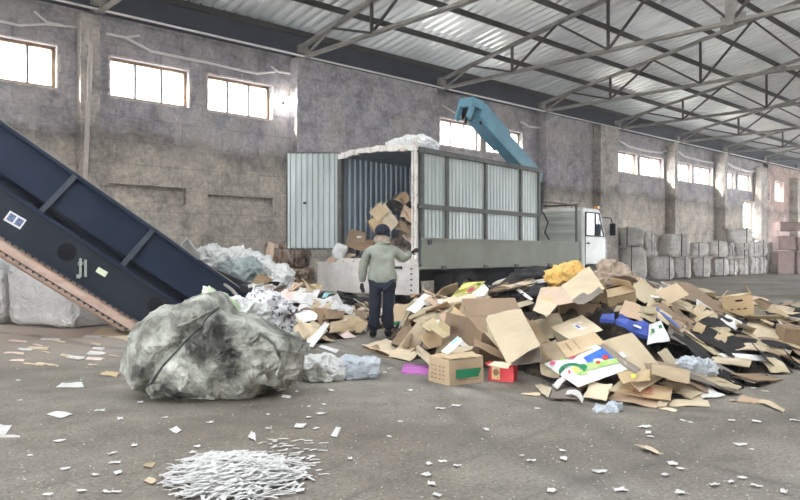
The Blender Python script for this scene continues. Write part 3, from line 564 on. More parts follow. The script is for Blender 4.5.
# crane
mb = MB(); mb.box((6.05, 1.0, 1.95), (.42, .42, 1.75)); mb.box((6.05, 1.0, 1.15), (.7, 1.4, .22)); mb.build('crane_column', teal, TRK, bevel=.02)
a = Vector((6.45, 1.0, 3.27)); b_ = Vector((3.45, 1.0, 4.72)); up = Vector((.42, 0, .9))
mb = MB(); mb.bar(a, a.lerp(b_, .62), .34, .42); cb = mb.build('crane_boom', teal, TRK, bevel=.03)
mb = MB(); mb.bar(a.lerp(b_, .58), a.lerp(b_, .97), .40, .50); mb.bar(a.lerp(b_, .9), a.lerp(b_, 1.0), .44, .40); mb.build('boom_outer_section', teal, cb, bevel=.03)
mb = MB(); t = Vector((3.45, 1.0, 4.72)); mb.bar(t+Vector((.1, 0, .10)), t+Vector((-.38, 0, .14)), .42, .22); mb.bar(t+Vector((-.30, -.17, .12)), t+Vector((-.52, -.17, -.28)), .05, .16); mb.bar(t+Vector((-.30, .17, .12)), t+Vector((-.52, .17, -.28)), .05, .16); mb.build('boom_head', teal, cb, bevel=.015)
mb = MB(); 
for y, z in ((-.1, -.30), (.06, -.35), (.14, -.22)): mb.tube([t+Vector((-.25, y, .05)), t+Vector((-.30, y, z))], .035, 8)
mb.tube([t+Vector((.05, -.15, -.1)), t+Vector((.02, -.16, -.35))], .03, 8); mb.build('hydraulic_fitting', dark_m, cb)
mb = MB(); mb.tube([a+Vector((-.1, -.25, -.1)), a+Vector((-.2, -.3, -.5)), Vector((6.05, .7, 2.2))], .06, 10); mb.build('lift_cylinder', steel_d, cb)
MB().tube([(5.1, .06, 2.3), (5.25, .0, 2.05), (5.12, .02, 1.8), (5.3, .0, 1.62)], .02, 6).build('hose', black_rub, TRK)
def tk(L, y, z): return TRK.matrix_world @ Vector((L, y, z))
bpy.context.view_layer.update()
def tk(L, y, z):
    q = vw(.351, 14.0)+hd*L+Vector((-hd.y, hd.x, 0))*y; q.z = z; return q
o = lump('crumpled_tarp', clear_pl, (.42, .55, .20), amp=.12, freq=3, seed=3, crease=.06, cfreq=5, flatz=-.1); rock_to(o, tk(1.0, .95, BT+.17)); o.data.materials[0] = white_pl; tag(o, 'crumpled pale plastic sheet lying on the roof of the truck box', 'plastic sheet')
# ================================================================ PERSON
ang = VYAW+R(4)*0
P0 = empty('person', vw(-.27, 10.8), VYAW, 'person in grey green jacket and knit cap seen from behind, arm raised to the truck', 'person')
body_v = [(0, 0, .88), (0, 0, 1.10), (0, 0, 1.28), (0, .02, 1.42), (0, .04, 1.50), (0, .05, 1.56), (0, .05, 1.63),
          (-.17, 0, 1.36), (-.27, .02, 1.12), (-.30, .10, .90), (.17, 0, 1.36), (.31, .10, 1.19), (.43, .28, 1.29),
          (-.10, 0, .84), (-.11, .03, .46), (-.13, -.02, .10), (.10, 0, .84), (.10, .05, .47), (.085, .06, .12)]
body_e = [(0, 1), (1, 2), (2, 3), (3, 4), (4, 5), (5, 6), (2, 7), (7, 8), (8, 9), (2, 10), (10, 11), (11, 12), (0, 13), (13, 14), (14, 15), (0, 16), (16, 17), (17, 18)]
body_r = [(.16, .12), (.15, .11), (.17, .12), (.07, .07), (.06, .06), (.088, .10), (.085, .10), .06, .045, .032, .06, .045, .032, .085, .06, .045, .085, .06, .045]
body = skinned('body', body_v, body_e, body_r, skin_m, P0)
skinned('jacket', [(0, 0, .775), (0, -.01, .92), (0, -.01, 1.10), (0, -.01, 1.26), (0, .0, 1.39), (0, .02, 1.46), (-.185, 0, 1.345), (-.285, .0, 1.11), (-.305, .10, .83), (.185, 0, 1.345), (.325, .09, 1.19), (.44, .30, 1.29)],
        [(0, 1), (1, 2), (2, 3), (3, 4), (4, 5), (3, 6), (6, 7), (7, 8), (3, 9), (9, 10), (10, 11)], [(.245, .165), (.25, .175), (.235, .17), (.23, .165), (.14, .12), (.10, .10), (.095, .10), .078, .058, (.095, .10), .078, .055], jacket_m, P0, disp=.020, dfreq=6)
skinned('collar', [(-.10, -.02, 1.48), (0, -.07, 1.49), (.10, -.02, 1.48), (.06, .08, 1.48), (-.06, .08, 1.48)], [(0, 1), (1, 2), (2, 3), (3, 4), (4, 0)], [.045]*5, collar_m, P0, disp=.02, dfreq=14)
skinned('trousers', [(0, 0, .90), (-.10, 0, .80), (-.115, .02, .46), (-.13, -.02, .09), (.10, 0, .80), (.10, .04, .47), (.085, .05, .11)], [(0, 1), (1, 2), (2, 3), (0, 4), (4, 5), (5, 6)], [(.17, .14), .115, (.098, .10), (.09, .095), .115, (.098, .10), (.09, .095)], trouser_m, P0, disp=.022, dfreq=7)
cp = lump('knit_cap', cap_m, (.118, .13, .115), power=.95, amp=.008, res=14, parent=P0, shape=lambda q, d: q if q.z > -.05 else Vector((q.x, q.y, -.05))); cp.location = (0, .045, 1.605)
for sx in (-1, 1):
    x = -.135 if sx < 0 else .085; y0 = 0 if sx < 0 else .07
    skinned('boot', [(x, y0-.04, .13), (x, y0, .05), (x+sx*.01, y0+.10, .045), (x+sx*.02, y0+.19, .04)], [(0, 1), (1, 2), (2, 3)], [.07, .06, .052, .042], boot_m, P0)
def hand(wr, d, side, m, curl=.4, nm='glove'):
    wr = Vector(wr); d = Vector(d).normalized(); sd_ = Vector(side).normalized(); nrm = d.cross(sd_); v = [wr, wr+d*.05, wr+d*.09]; e_ = [(0, 1), (1, 2)]; r = [(.026, .022), (.036, .022), (.034, .018)]
    for i, (o_, L) in enumerate(((-.030, .065), (-.010, .075), (.010, .07), (.029, .055))):
        b0 = wr+d*.085+sd_*o_; p1 = b0+d*L*.45+nrm*curl*.012; p2 = p1+(d*(1-curl*.5)+nrm*curl).normalized()*L*.33; p3 = p2+(d*(1-curl)+nrm*curl*1.3).normalized()*L*.3; k = len(v); v += [b0, p1, p2, p3]; e_ += [(2, k), (k, k+1), (k+1, k+2), (k+2, k+3)]; r += [.0115, .0105, .010, .008]
    k = len(v); v += [wr+d*.04-sd_*.036, wr+d*.075-sd_*.058+nrm*.008, wr+d*.105-sd_*.06+nrm*.014]; e_ += [(1, k), (k, k+1), (k+1, k+2)]; r += [.013, .0115, .009]
    return skinned(nm, [tuple(p) for p in v], e_, r, m, P0, sub=1)
hand((-.306, .11, .83), (.02, .12, -1), (.6, .8, 0), glove_m); hand((.45, .31, 1.295), (.55, .75, .25), (0.1, -.4, 1), glove_m, .7)
# ================================================================ HEAP
T1 = [(388, 9.4, 10.8, .02), (405, 9.2, 10.6, .34), (422, 8.6, 10.5, .62), (440, 8.0, 10.5, .60), (480, 7.9, 10.5, .68), (520, 7.7, 10.3, .78), (560, 6.9, 9.8, .92), (600, 6.15, 9.6, .92), (640, 6.05, 9.6, .82), (680, 6.2, 10.0, .70), (720, 6.5, 10.3, .60), (760, 7.0, 10.5, .46), (800, 7.6, 10.8, .40), (850, 8.3, 11, .28), (900, 9.3, 11, .05)]
T2 = [(236, 10.6, 11.8, .02), (250, 9.9, 11.7, .72), (270, 9.8, 11.7, .74), (300, 9.9, 11.8, .68), (320, 10.0, 11.9, .60), (345, 10.8, 12.2, .42), (370, 11.8, 12.9, .30), (400, 12.2, 13.1, .22), (425, 12.4, 13.2, .05)]
def tab(T, px):
    if px <= T[0][0] or px >= T[-1][0]: return None
    for a, b_ in zip(T, T[1:]):
        if a[0] <= px <= b_[0]:
            t = (px-a[0])/(b_[0]-a[0]); return [a[i]+(b_[i]-a[i])*t for i in (1, 2, 3)]
def one(T, X, Z):
    r = tab(T, 400+X/Z*F)
    if not r: return 0
    z0, zc, h = r
    if Z < z0 or Z > zc+1.5: return 0
    if Z < zc: t = (Z-z0)/(zc-z0); px = 400+X/Z*F; return h*(1-(1-t)**(1.8 if px < 650 else max(1.0, 1.8-(px-650)/70*.8)))
    t = (Z-zc)/1.5; return h*(1-t*t*(3-2*t))
def hz(X, Z): return max(one(T1, X, Z), one(T2, X, Z))
def to_xz(p): return p.x*RT.x+p.y*RT.y, p.x*V.x+p.y*V.y
def hp(px, py, lift=0.0, dz=0.0):
    """the spot of the heap or floor seen in that direction, optionally standing up out of the heap"""
    u = (px-400)/F; w = (HZ-py)/F; Z = 5.0
    best = None; tb = tab(T1, px) or tab(T2, px)
    while Z < 16:
        if CH+w*Z <= hz(u*Z, Z)+.001: best = Z; break
        Z += .03
    if best is None:
        best = (tb[1] if tb else 12.0)
        if not tb and w < 0: best = min(16, -CH/w)
    Z = best+dz; Z = Z*(1-lift/Z); return vw(u*Z, Z, CH+w*Z)
def hn(X, Z, e=.12):
    a = (hz(X+e, Z)-hz(X-e, Z))/(2*e); b_ = (hz(X, Z+e)-hz(X, Z-e))/(2*e); return (UP-RT*a-V*b_).normalized()
# body of the heap: crushed, uncountable layers between the pieces one can tell apart
def heap_mesh(name, T, m, x0, x1, label):
    mb = MB(); nx, nz = 150, 60; vs = []; fs = []
    for i in range(nx+1):
        px = x0+(x1-x0)*i/nx; r = tab(T, px) or (T[0][1] if px <= T[0][0] else T[-1][1], T[0][2] if px <= T[0][0] else T[-1][2], 0)
        for j in range(nz+1):
            Z = r[0]-.05+(r[1]+1.6-r[0])*j/nz; X = (px-400)/F*Z; h = one(T, X, Z); q = Vector((X*2.6, Z*2.6, 0))
            k = N.cell(Vector((X*5, Z*6, 1)))*.5+.5*N.cell(Vector((X*9+3, Z*8, 4))); h2 = h-.06+.09*k if h > .03 else h-.03; vs.append(vw(X+.03*N.noise(q*3), Z+.03*N.noise(q*3+Vector((5, 5, 5))), max(h2, -.02)))
    for i in range(nx):
        for j in range(nz): a = i*(nz+1)+j; fs.append((a, a+nz+1, a+nz+2, a+1))
    mb.add(vs, fs); return tag(mb.build(name, m), label, 'waste', kind='stuff')
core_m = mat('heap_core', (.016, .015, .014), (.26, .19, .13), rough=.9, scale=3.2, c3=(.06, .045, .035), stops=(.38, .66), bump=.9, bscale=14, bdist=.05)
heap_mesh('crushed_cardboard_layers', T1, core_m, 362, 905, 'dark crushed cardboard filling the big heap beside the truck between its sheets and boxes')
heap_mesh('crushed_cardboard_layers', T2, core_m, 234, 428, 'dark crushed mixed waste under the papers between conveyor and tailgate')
# ---- sheets and boxes
def lerp2(c, a, b_): return c[0]*(1-a)*(1-b_)+c[1]*a*(1-b_)+c[2]*a*b_+c[3]*(1-a)*b_
def patchmesh(c, t=.006, na=9, nb=7, wob=.02, bow=0.0, flaps=0, fold=0, seed=0, torn=0):
    """quad panel with thickness, waviness, optional carton flaps cut at both ends"""
    n = (c[1]-c[0]).cross(c[3]-c[0]).normalized(); so = Vector((seed*3.3, seed*1.7, 0)); rnd = random.Random(seed)
    As = [i/na for i in range(na+1)]; Bs = [j/nb for j in range(nb+1)]
    if flaps: Bs = sorted(set(Bs+[.22, .78])); As = sorted(set(As+[.46, .475]))
    tv = [rnd.uniform(0, torn) for _ in range(60)]; fl = [rnd.uniform(-.16, .22) for _ in range(4)]
    def P(a, b_):
        aa, bb = a, b_
        if torn:
            if a in (0, 1): aa = abs(a-tv[int(b_*9)])
            if b_ in (0, 1): bb = abs(b_-tv[20+int(a*9)])
        p = lerp2(c, aa, bb); s = (c[1]-c[0]).length
        p = p+n*(wob*N.noise(Vector((a*2.2, b_*2.2, 0))+so)*1.6+bow*(1-(2*a-1)**2)*s)
        if fold: p = p+n*fold*max(0, a-.55)*s
        if flaps and (b_ < .2 or b_ > .8):
            k = (0 if b_ < .5 else 2)+(0 if a < .47 else 1); p = p+n*fl[k]*(abs(b_-.5)-.28)*s*2.0
        return p
    g = {}; vs = []; fs = []
    for i, a in enumerate(As):
        for j, b_ in enumerate(Bs):
            p = P(a, b_); g[i, j] = len(vs); vs += [p+n*t/2, p-n*t/2]
    def ok(i, j):
        if i < 0 or j < 0 or i >= len(As)-1 or j >= len(Bs)-1: return False
        if flaps and .455 < (As[i]+As[i+1])/2 < .48 and not .22 < (Bs[j]+Bs[j+1])/2 < .78: return False
        return True
    for i in range(len(As)-1):
        for j in range(len(Bs)-1):
            if not ok(i, j): continue
            q = [g[i, j], g[i+1, j], g[i+1, j+1], g[i, j+1]]; fs += [tuple(q), tuple(x+1 for x in reversed(q))]
            for (di, dj, k1, k2) in ((-1, 0, 3, 0), (1, 0, 1, 2), (0, -1, 0, 1), (0, 1, 2, 3)):
                if not ok(i+di, j+dj): fs.append((q[k2], q[k1], q[k1]+1, q[k2]+1))
    return vs, fs, n
def recentre(o):
    me = o.data; c = sum((v.co for v in me.vertices), Vector())/len(me.vertices); c = Vector(c)
    zmin = min(v.co.z for v in me.vertices); c.z = zmin
    for v in me.vertices: v.co = v.co-c
    o.location = c; return c
SEED = [100]
def sheet(label, m, pts, lift=.03, dz=(0, 0, 0, 0), name='cardboard_sheet', cat='cardboard', t=.007, prints=None, lifts=None, group=None, **k):
    SEED[0] += 1; c = [hp(p[0], p[1], lifts[i] if lifts else lift, dz[i]) for i, p in enumerate(pts)]
    for q in c: q.z = max(q.z, .008)
    k.setdefault('wob', .012); vs, fs, n = patchmesh(c, t=t, seed=SEED[0], **k); o = MB().add(vs, fs).build(name, m); cc = recentre(o); tag(o, label, cat, group)
    sgn = 1 if n.dot(CAM-c[0]) > 0 else -1
    for pr in prints or []:
        mm, shape = pr[0], pr[1]; mb = MB()
        def Q(a, b_): return lerp2(c, a, b_)+n*sgn*(t/2+.004+pr[3] if len(pr) > 3 else t/2+.004)-cc
        for poly in shape: mb.add([Q(a, b_) for a, b_ in poly], [tuple(range(len(poly)))])
        mb.build(pr[2] if len(pr) > 2 else 'print', mm, o)
    return o
def ell(a, b_, ra, rb, n=16, rot=0, f=1): return [(a+ra*cos(2*pi*k/n)*cos(rot)-rb*sin(2*pi*k/n)*sin(rot), b_+ra*cos(2*pi*k/n)*sin(rot)*f+rb*sin(2*pi*k/n)*cos(rot)) for k in range(n)]
def rect(a0, b0, a1, b1): return [(a0, b0), (a1, b0), (a1, b1), (a0, b1)]
def arcband(a, b_, r0, r1, t0, t1, ka=1, kb=1, n=10): 
    o = []
    for k in range(n): 
        q0 = t0+(t1-t0)*k/n; q1 = t0+(t1-t0)*(k+1)/n
        w = lambda q: (r1-r0)*(.45+.55*sin(pi*(q-t0)/(t1-t0)))
        o.append([(a+ka*r0*cos(q0), b_+kb*r0*sin(q0)), (a+ka*r0*cos(q1), b_+kb*r0*sin(q1)), (a+ka*(r0+w(q1))*cos(q1), b_+kb*(r0+w(q1))*sin(q1)), (a+ka*(r0+w(q0))*cos(q0), b_+kb*(r0+w(q0))*sin(q0))])
    return o
def carton(label, m, P, dims, rot, opened=None, name='cardboard_box', cat='box', group=None, inner=None, t=.007, flapL=None, seed=0, crush=.012):
    """carton with walls; opened = list of 4 flap angles (deg, 0 closed, 90 up, >90 folded out) or None = shut"""
    w, d, h = dims; e = empty(name, P, 0, label, cat, group, rot=rot); rnd = random.Random(seed); so = Vector((seed, seed*2, 0))
    def wob(p): return Vector(p)+Vector((N.noise(Vector(p)*4+so), N.noise(Vector(p)*4+so+Vector((9, 0, 0))), 0))*crush*2
    mb = MB()
    for (a, b_) in (((-w/2, -d/2), (w/2, -d/2)), ((w/2, -d/2), (w/2, d/2)), ((w/2, d/2), (-w/2, d/2)), ((-w/2, d/2), (-w/2, -d/2))):
        n_ = 4
        for i in range(n_):
            for j in range(3):
                f0, f1, g0, g1 = i/n_, (i+1)/n_, j/3, (j+1)/3; q = []
                for f, g_ in ((f0, g0), (f1, g0), (f1, g1), (f0, g1)): q.append((a[0]+(b_[0]-a[0])*f, a[1]+(b_[1]-a[1])*f, h*g_))
                cin = [Vector((x*(1-2*t/w), y*(1-2*t/d), z)) for x, y, z in q]; Q = [wob(p) for p in q]; C_ = [wob(p) for p in cin]; mb.add(Q, [(0, 1, 2, 3)]); mb.add(C_, [(3, 2, 1, 0)])
                if j == 2: mb.add([Q[3], Q[2], C_[2], C_[3]], [(0, 1, 2, 3)])
    mb.box((0, 0, t/2), (w-.002, d-.002, t)); bd = mb.build('box_body', m, e)
    op = opened if opened else [0, 0, 0, 0]
    fw = flapL or d/2
    for k, (a, L, leng) in enumerate((((0, -d/2), w, fw), ((w/2, 0), d, min(fw, w/2)), ((0, d/2), w, fw), ((-w/2, 0), d, min(fw, w/2)))):
        if op[k] is None: continue
        an = R(op[k]); out = Vector(((0, -1), (1, 0), (0, 1), (-1, 0))[k]).to_3d(); al = Vector(((1, 0), (0, 1), (1, 0), (0, 1))[k]).to_3d()
        dr = -out*cos(an)+UP*sin(an); b0 = Vector((a[0], a[1], h+(.003 if k % 2 else .009))); c = [b0-al*L*.495, b0+al*L*.495, b0+al*L*.485+dr*leng*.98, b0-al*L*.485+dr*leng*.98]
        vs, fs, n = patchmesh(c, t=t*.8, na=3, nb=3, wob=.01, seed=seed+k); MB().add(vs, fs).build('box_flap', m, e)
    return e, bd
def decal(par, m, c, u, v_, w, h, name='print'):
    c = Vector(c); u = Vector(u).normalized(); v_ = Vector(v_).normalized(); MB().add([c-u*w/2-v_*h/2, c+u*w/2-v_*h/2, c+u*w/2+v_*h/2, c-u*w/2+v_*h/2], [(0, 1, 2, 3)]).build(name, m, par)
def decaltext(par, m, body, c, u, v_, size, name='lettering', w=None):
    vs, fs = textmesh(body, size); u = Vector(u).normalized(); v_ = Vector(v_).normalized(); c = Vector(c); MB().add([c+u*p.x+v_*p.y for p in vs], fs).build(name, m, par)
K = kraft; KL = kraft_l; KD = kraft_d; KG = kraft_g; KP = kraft_p; KO = kraft_o; WC = white_c; KK = kraft_k
# ---- pieces one can single out, from the truck side towards the open floor
def vrot(rx, ry, rz): return Euler((R(rx), R(ry), 0)).to_matrix(), rz
def rot3(yaw, pitch=0, roll=0):
    """yaw 0 = long side facing the viewpoint; pitch tips away, roll leans sideways"""
    return (Matrix.Rotation(VYAW+R(yaw), 3, 'Z') @ Matrix.Rotation(R(pitch), 3, 'X') @ Matrix.Rotation(R(roll), 3, 'Y')).to_euler()
def bx(label, m, px, py, Z, dims, yaw=0, pitch=0, roll=0, opened=None, **k):
    P = at(px, py, Z); P.z = max(P.z, .004) if not (pitch or roll) else P.z
    return carton(label, m, P, dims, rot3(yaw, pitch, roll), opened, **k)
# front boxes on the floor
g0 = gp(449, 386); dirw = (gp(486, 381.5)-g0); yaw = math.atan2(dirw.y, dirw.x)
e, bd = carton('closed brown carton with a green printed bar, on the floor before the heap', kraft, g0+Vector((cos(yaw)*.21-sin(yaw)*.17, sin(yaw)*.21+cos(yaw)*.17, 0)), (.42, .34, .245), (0, 0, yaw), [8, 4, -2, 6], seed=3)
decal(e, print_green, (.02, -.178, .105), (1, 0, 0), (0, 0, 1), .31, .085); decal(e, print_brown, (.03, -.177, .045), (1, 0, 0), (0, 0, 1), .28, .006)
for z in (.05, .09, .13, .17): 
    for q in (-.09, -.03, .04, .10): decal(e, print_brown, (-.220, q, z), (0, -1, 0), (0, 0, 1), .035, .012)
g1 = gp(488, 380.5); d1 = gp(513, 382.5)-g1; yaw1 = math.atan2(d1.y, d1.x)
e, bd = carton('small red carton with a gold picture beside the brown green-barred carton', red_pl, g1+Vector((cos(yaw1)*.13-sin(yaw1)*.1, sin(yaw1)*.13+cos(yaw1)*.1, 0)), (.25, .19, .15), (0, 0, yaw1), [172, 20, 10, 165], seed=5, flapL=.05)
sheet('pale card lid lying loose on the small red carton', KL, [(488, 366), (508, 368), (512, 364), (494, 361)], dz=(-1.3,)*4)
decal(e, gold, (-.045, -.108, .085), (1, 0, 0), (0, 0, 1), .085, .13); mb = MB(); mb.prism([(-.045+.03*cos(k*pi/6), -.110, .09+.035*sin(k*pi/6)) for k in range(12)], (0, -.002, 0)); mb.build('print', print_brown, e)
sheet('magenta plastic tray lying flat on the floor beside the brown carton', magenta, [(401, 373.5), (429, 375), (429, 367), (404, 366.5)], lift=.02, name='plastic_tray', cat='tray', t=.03, wob=.01)
sheet('white scrap with a teal edge leaning on top of the brown carton', WC, [(441, 351), (458, 336), (463, 341), (449, 354)], dz=(-1.2, -1.2, -1.2, -1.2), prints=[(cyan_p, [rect(.55, .1, .95, .6)])])
sheet('narrow folded pale sheet lying across the top of the brown carton', KL, [(438, 356), (472, 350), (474, 346), (450, 347)], dz=(-.75, -.75, -.6, -.6))
sheet('pale upright sheet standing behind the brown carton, slanting to the floor', KL, [(418, 345), (437, 362), (432, 371), (415, 352)], dz=(-.6, -.6, -.8, -.6), bow=.06)
# low pieces by the person
sheet('flat pale carton lying on the floor just beyond the feet of the person', KL, [(361, 347), (385, 357), (408, 350), (386, 340)], lift=.03, flaps=1)
sheet('lowest of the flat cartons stacked by the feet of the person, dark edged', KD, [(364, 350), (388, 358), (404, 354), (380, 344)], lift=.01)
sheet('long flat pale board on the floor between the person and the heap', KL, [(388, 357), (410, 362), (420, 352), (402, 344)], lift=.04, bow=.03)
sheet('white and green printed sheet on the floor beside the trousers of the person', WC, [(392, 325), (404, 330), (408, 321), (394, 313)], lift=.03, prints=[(print_green, [rect(.15, .1, .6, .8)])])
# tent of cartons at the near end
sheet('olive brown carton roof, the tilted upper panel of the tent shaped pair near the person', KO, [(407, 318), (432, 330), (449, 318), (424, 308)], lift=.15, dz=(-.3, -.4, 0, 0))
sheet('flat carton panel with flaps leaning down from the tent shaped pair', KO, [(421, 326), (442, 340), (452, 334), (433, 319)], lift=.30, dz=(-.4, -.6, -.3, -.2), flaps=1)
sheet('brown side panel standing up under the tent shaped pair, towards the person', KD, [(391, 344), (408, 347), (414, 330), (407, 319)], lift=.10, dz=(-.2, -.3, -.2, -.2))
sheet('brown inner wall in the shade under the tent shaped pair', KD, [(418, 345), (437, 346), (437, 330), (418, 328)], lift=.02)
sheet('narrow upright brown strip in front of the tent opening', K, [(419, 346), (428, 350), (432, 331), (423, 328)], lift=.18)
sheet('wide pale carton panel resting on the heap above the tent shaped pair', KL, [(424, 322), (446, 330), (452, 318), (432, 310)], lift=.05)
sheet('white sheet with a light green printed corner behind the tent shaped pair', WC, [(444, 318), (455, 321), (457, 313), (446, 311)], lift=.12, prints=[(print_lgreen, [rect(.2, .2, .9, .9)])])
sheet('long thin pale strip sticking out diagonally between tent and open carton', WC, [(434, 321), (467, 351), (472, 349), (441, 319)], lift=.35)
sheet('dark grey brown board lying on the heap below the yellow printed bag', KG, [(452, 306), (474, 318), (480, 313), (458, 300)], lift=.10)
sheet('short brown box wall standing on the heap edge near the tailgate', KD, [(437, 298), (452, 300), (450, 309), (436, 307)], lift=.10)
sheet('small pale flap folded up near the tailgate, topmost there', KL, [(439, 296), (455, 299), (458, 303), (444, 301)], lift=.14)
# open carton in the middle with big flaps
e, bd = bx('large open brown carton lying on its side in the middle of the heap', KD, 508, 352, 8.0, (.72, .5, .42), yaw=20, pitch=-70, opened=[120, 100, 60, 140], seed=9)
sheet('biggest pale flap hanging down over the large open carton', KL, [(484, 317), (521, 309), (540, 345), (508, 366)], dz=(-.8, -.8, -1.1, -1.1), bow=-.02)
sheet('narrow darker flap beside the biggest pale flap, towards the brown carton', KO, [(471, 318), (486, 316), (511, 366), (501, 352)], dz=(-.7, -.75, -1.0, -.9))
sheet('grey brown triangular side wall below the biggest pale flap', KG, [(510, 366), (542, 362), (540, 345), (524, 338)], dz=(-.7, -.7, -.8, -.8))
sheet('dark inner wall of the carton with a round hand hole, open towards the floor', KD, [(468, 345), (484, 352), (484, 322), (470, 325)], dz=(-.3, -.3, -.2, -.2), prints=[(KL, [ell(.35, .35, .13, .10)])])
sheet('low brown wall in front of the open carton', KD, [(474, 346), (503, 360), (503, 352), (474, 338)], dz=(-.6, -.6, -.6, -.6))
sheet('long brown panel with a printed line sloping from the crest to the red carton', K, [(515, 327), (533, 320), (562, 356), (546, 362)], lift=.28, prints=[(print_brown, [rect(.3, .62, .85, .66), rect(.3, .72, .7, .75)])])
sheet('wide pale carton lying on the crest below the black sheets, seam across it', KL, [(474, 305), (520, 297), (534, 303), (490, 317)], lift=.12, dz=(.7, .7, 0, 0), prints=[(print_brown, [rect(.05, .78, .98, .79)])])
sheet('curled pale sheet lying beside the wide seamed carton', KL, [(456, 305), (487, 300), (497, 292), (472, 296)], lift=.10, dz=(0, 0, .5, .5), bow=.08)
# yellow bag and black sheets by the truck
o = sheet('yellow printed bag with a pink spot lying below the truck side board', yellow_pl, [(450, 298), (478, 291), (485, 281), (464, 283)], lift=.2, name='printed_bag', cat='bag', wob=.05, t=.05, prints=[(print_pink, [ell(.62, .35, .13, .2)]), (print_green, [ell(.3, .7, .12, .08), ell(.8, .75, .08, .1)])])
sheet('white sheet sticking out beside the yellow printed bag', WC, [(466, 298), (485, 296), (489, 289), (484, 284)], lift=.22)
for i, (a, b_, c, d, w) in enumerate((((515, 270), (548, 268), (546, 276), (514, 279), 'highest'), ((512, 282), (545, 279), (547, 284), (514, 288), 'second'), ((514, 290), (545, 287), (545, 294), (512, 297), 'lowest'))):
    sheet('black plastic sheet in the small stack beside the orange bag, %s of the three' % w, black_rub, [a, b_, c, d], lift=.25, dz=(.4, .4, .2, .2), name='plastic_sheet', cat='sheet', wob=.05, t=.04)
sheet('white strip between the black sheets beside the orange bag', paper, [(524, 282), (544, 279), (546, 282), (526, 285)], lift=.42, dz=(.4, .4, .3, .3))
for a, l in (([(484, 283), (512, 272), (528, 282), (500, 293)], 'dark curled rubber mat on the crest between yellow and orange bag'), ([(495, 292), (515, 280), (522, 288), (505, 300)], 'smaller dark mat lying under the curled rubber mat')):
    sheet(l, KK, a, lift=.12, name='rubber_mat', cat='mat', bow=.12, wob=.06)
sheet('thin pale stick like strip leaning on the dark mats', WC, [(515, 289), (531, 301), (533, 299), (517, 287)], lift=.3)
# orange bag + crumpled brown bag on the crest
P = at(566, 277, 9.9); o = lump('orange_bag', orange_pl, (.27, .22, .19), amp=.05, freq=4, seed=5, crease=.04, cfreq=7, res=30); rock_to(o, P, rot=rot3(0, 0, -18)); tag(o, 'bulging orange and yellow bag on the crest of the heap beside the truck', 'bag')
P = at(615, 279, 9.7); o = lump('crumpled_bag', mat('crumpled_brown', (.30, .23, .17), (.56, .46, .36), scale=5, rough=.8, bump=.7, bscale=10), (.24, .20, .20), amp=.07, freq=3.5, seed=8, crease=.06, cfreq=6, res=30); rock_to(o, P, rot=rot3(0, 10, 28)); tag(o, 'crumpled brown sack on the crest below the truck cab', 'bag')
# cartons on the crest
e, bd = bx('long pale carton on the crest, tipped so its broad top catches the light', K, 588, 301, 9.1, (.42, .34, .22), yaw=28, pitch=0, roll=-24, seed=12)
sheet('pale lid panel lying over the tipped carton on the crest', KL, [(561, 286), (589, 266), (605, 289), (575, 302)], dz=(-.75, -.75, -.9, -.9))
sheet('shaded lower side of the tipped carton on the crest', KG, [(572, 302), (594, 282), (604, 292), (584, 305)], dz=(-.9, -.9, -1.0, -1.0))  # shade on this side put into the card colour
sheet('carton panel with an orange printed edge leaning below the orange bag', KP, [(533, 311), (541, 288), (562, 287), (575, 302)], dz=(-.7, -.7, -.8, -.85), prints=[(print_orange, [rect(.15, .1, .5, .5)])])
sheet('pale cut open flap under the panel with the orange print', KL, [(533, 310), (547, 317), (558, 304), (540, 300)], dz=(-.8, -.85, -.85, -.7))
e, bd = bx('brown carton with a white label, its plain side towards the floor, on the crest', KD, 577, 322, 8.3, (.46, .3, .22), yaw=-6, pitch=-4, roll=7, seed=14); decal(e, white_c, (-.08, -.165, .07), (1, 0, 0), (0, 0, 1), .09, .06)
e, bd = bx('open brown carton with flaps folded in, on the crest under the crumpled sack', K, 614, 314, 8.5, (.42, .34, .25), yaw=24, pitch=5, roll=-10, opened=[20, 60, 25, 95], seed=15)
decal(e, print_brown, (0, -.185, .17), (1, 0, 0), (0, 0, 1), .2, .018)
# middle cartons
sheet('folded olive carton edge on, lying below the plain sided carton', KO, [(533, 319), (560, 314), (570, 338), (545, 342)], lift=.16, flaps=1)
sheet('pale carton panel with a white label in the middle of the heap', KL, [(550, 328), (582, 315), (603, 330), (570, 340)], lift=.30, prints=[(white_c, [rect(.50, .30, .78, .72)]), (print_blue, [rect(.54, .4, .60, .6)])])
sheet('flattened carton with long printed lines below the labelled panel', K, [(556, 343), (594, 332), (607, 344), (567, 358)], lift=.36, prints=[(print_brown, [rect(.2, .2, .22, .75), rect(.4, .15, .42, .8), rect(.6, .2, .62, .75)])])
sheet('slanting brown flap ending beside the poster carton', K, [(541, 345), (556, 340), (568, 358), (552, 362)], lift=.30)
sheet('dark edged folded panel beneath the slanting brown flap', KO, [(540, 357), (562, 354), (560, 378), (541, 374)], lift=.14, bow=.04)
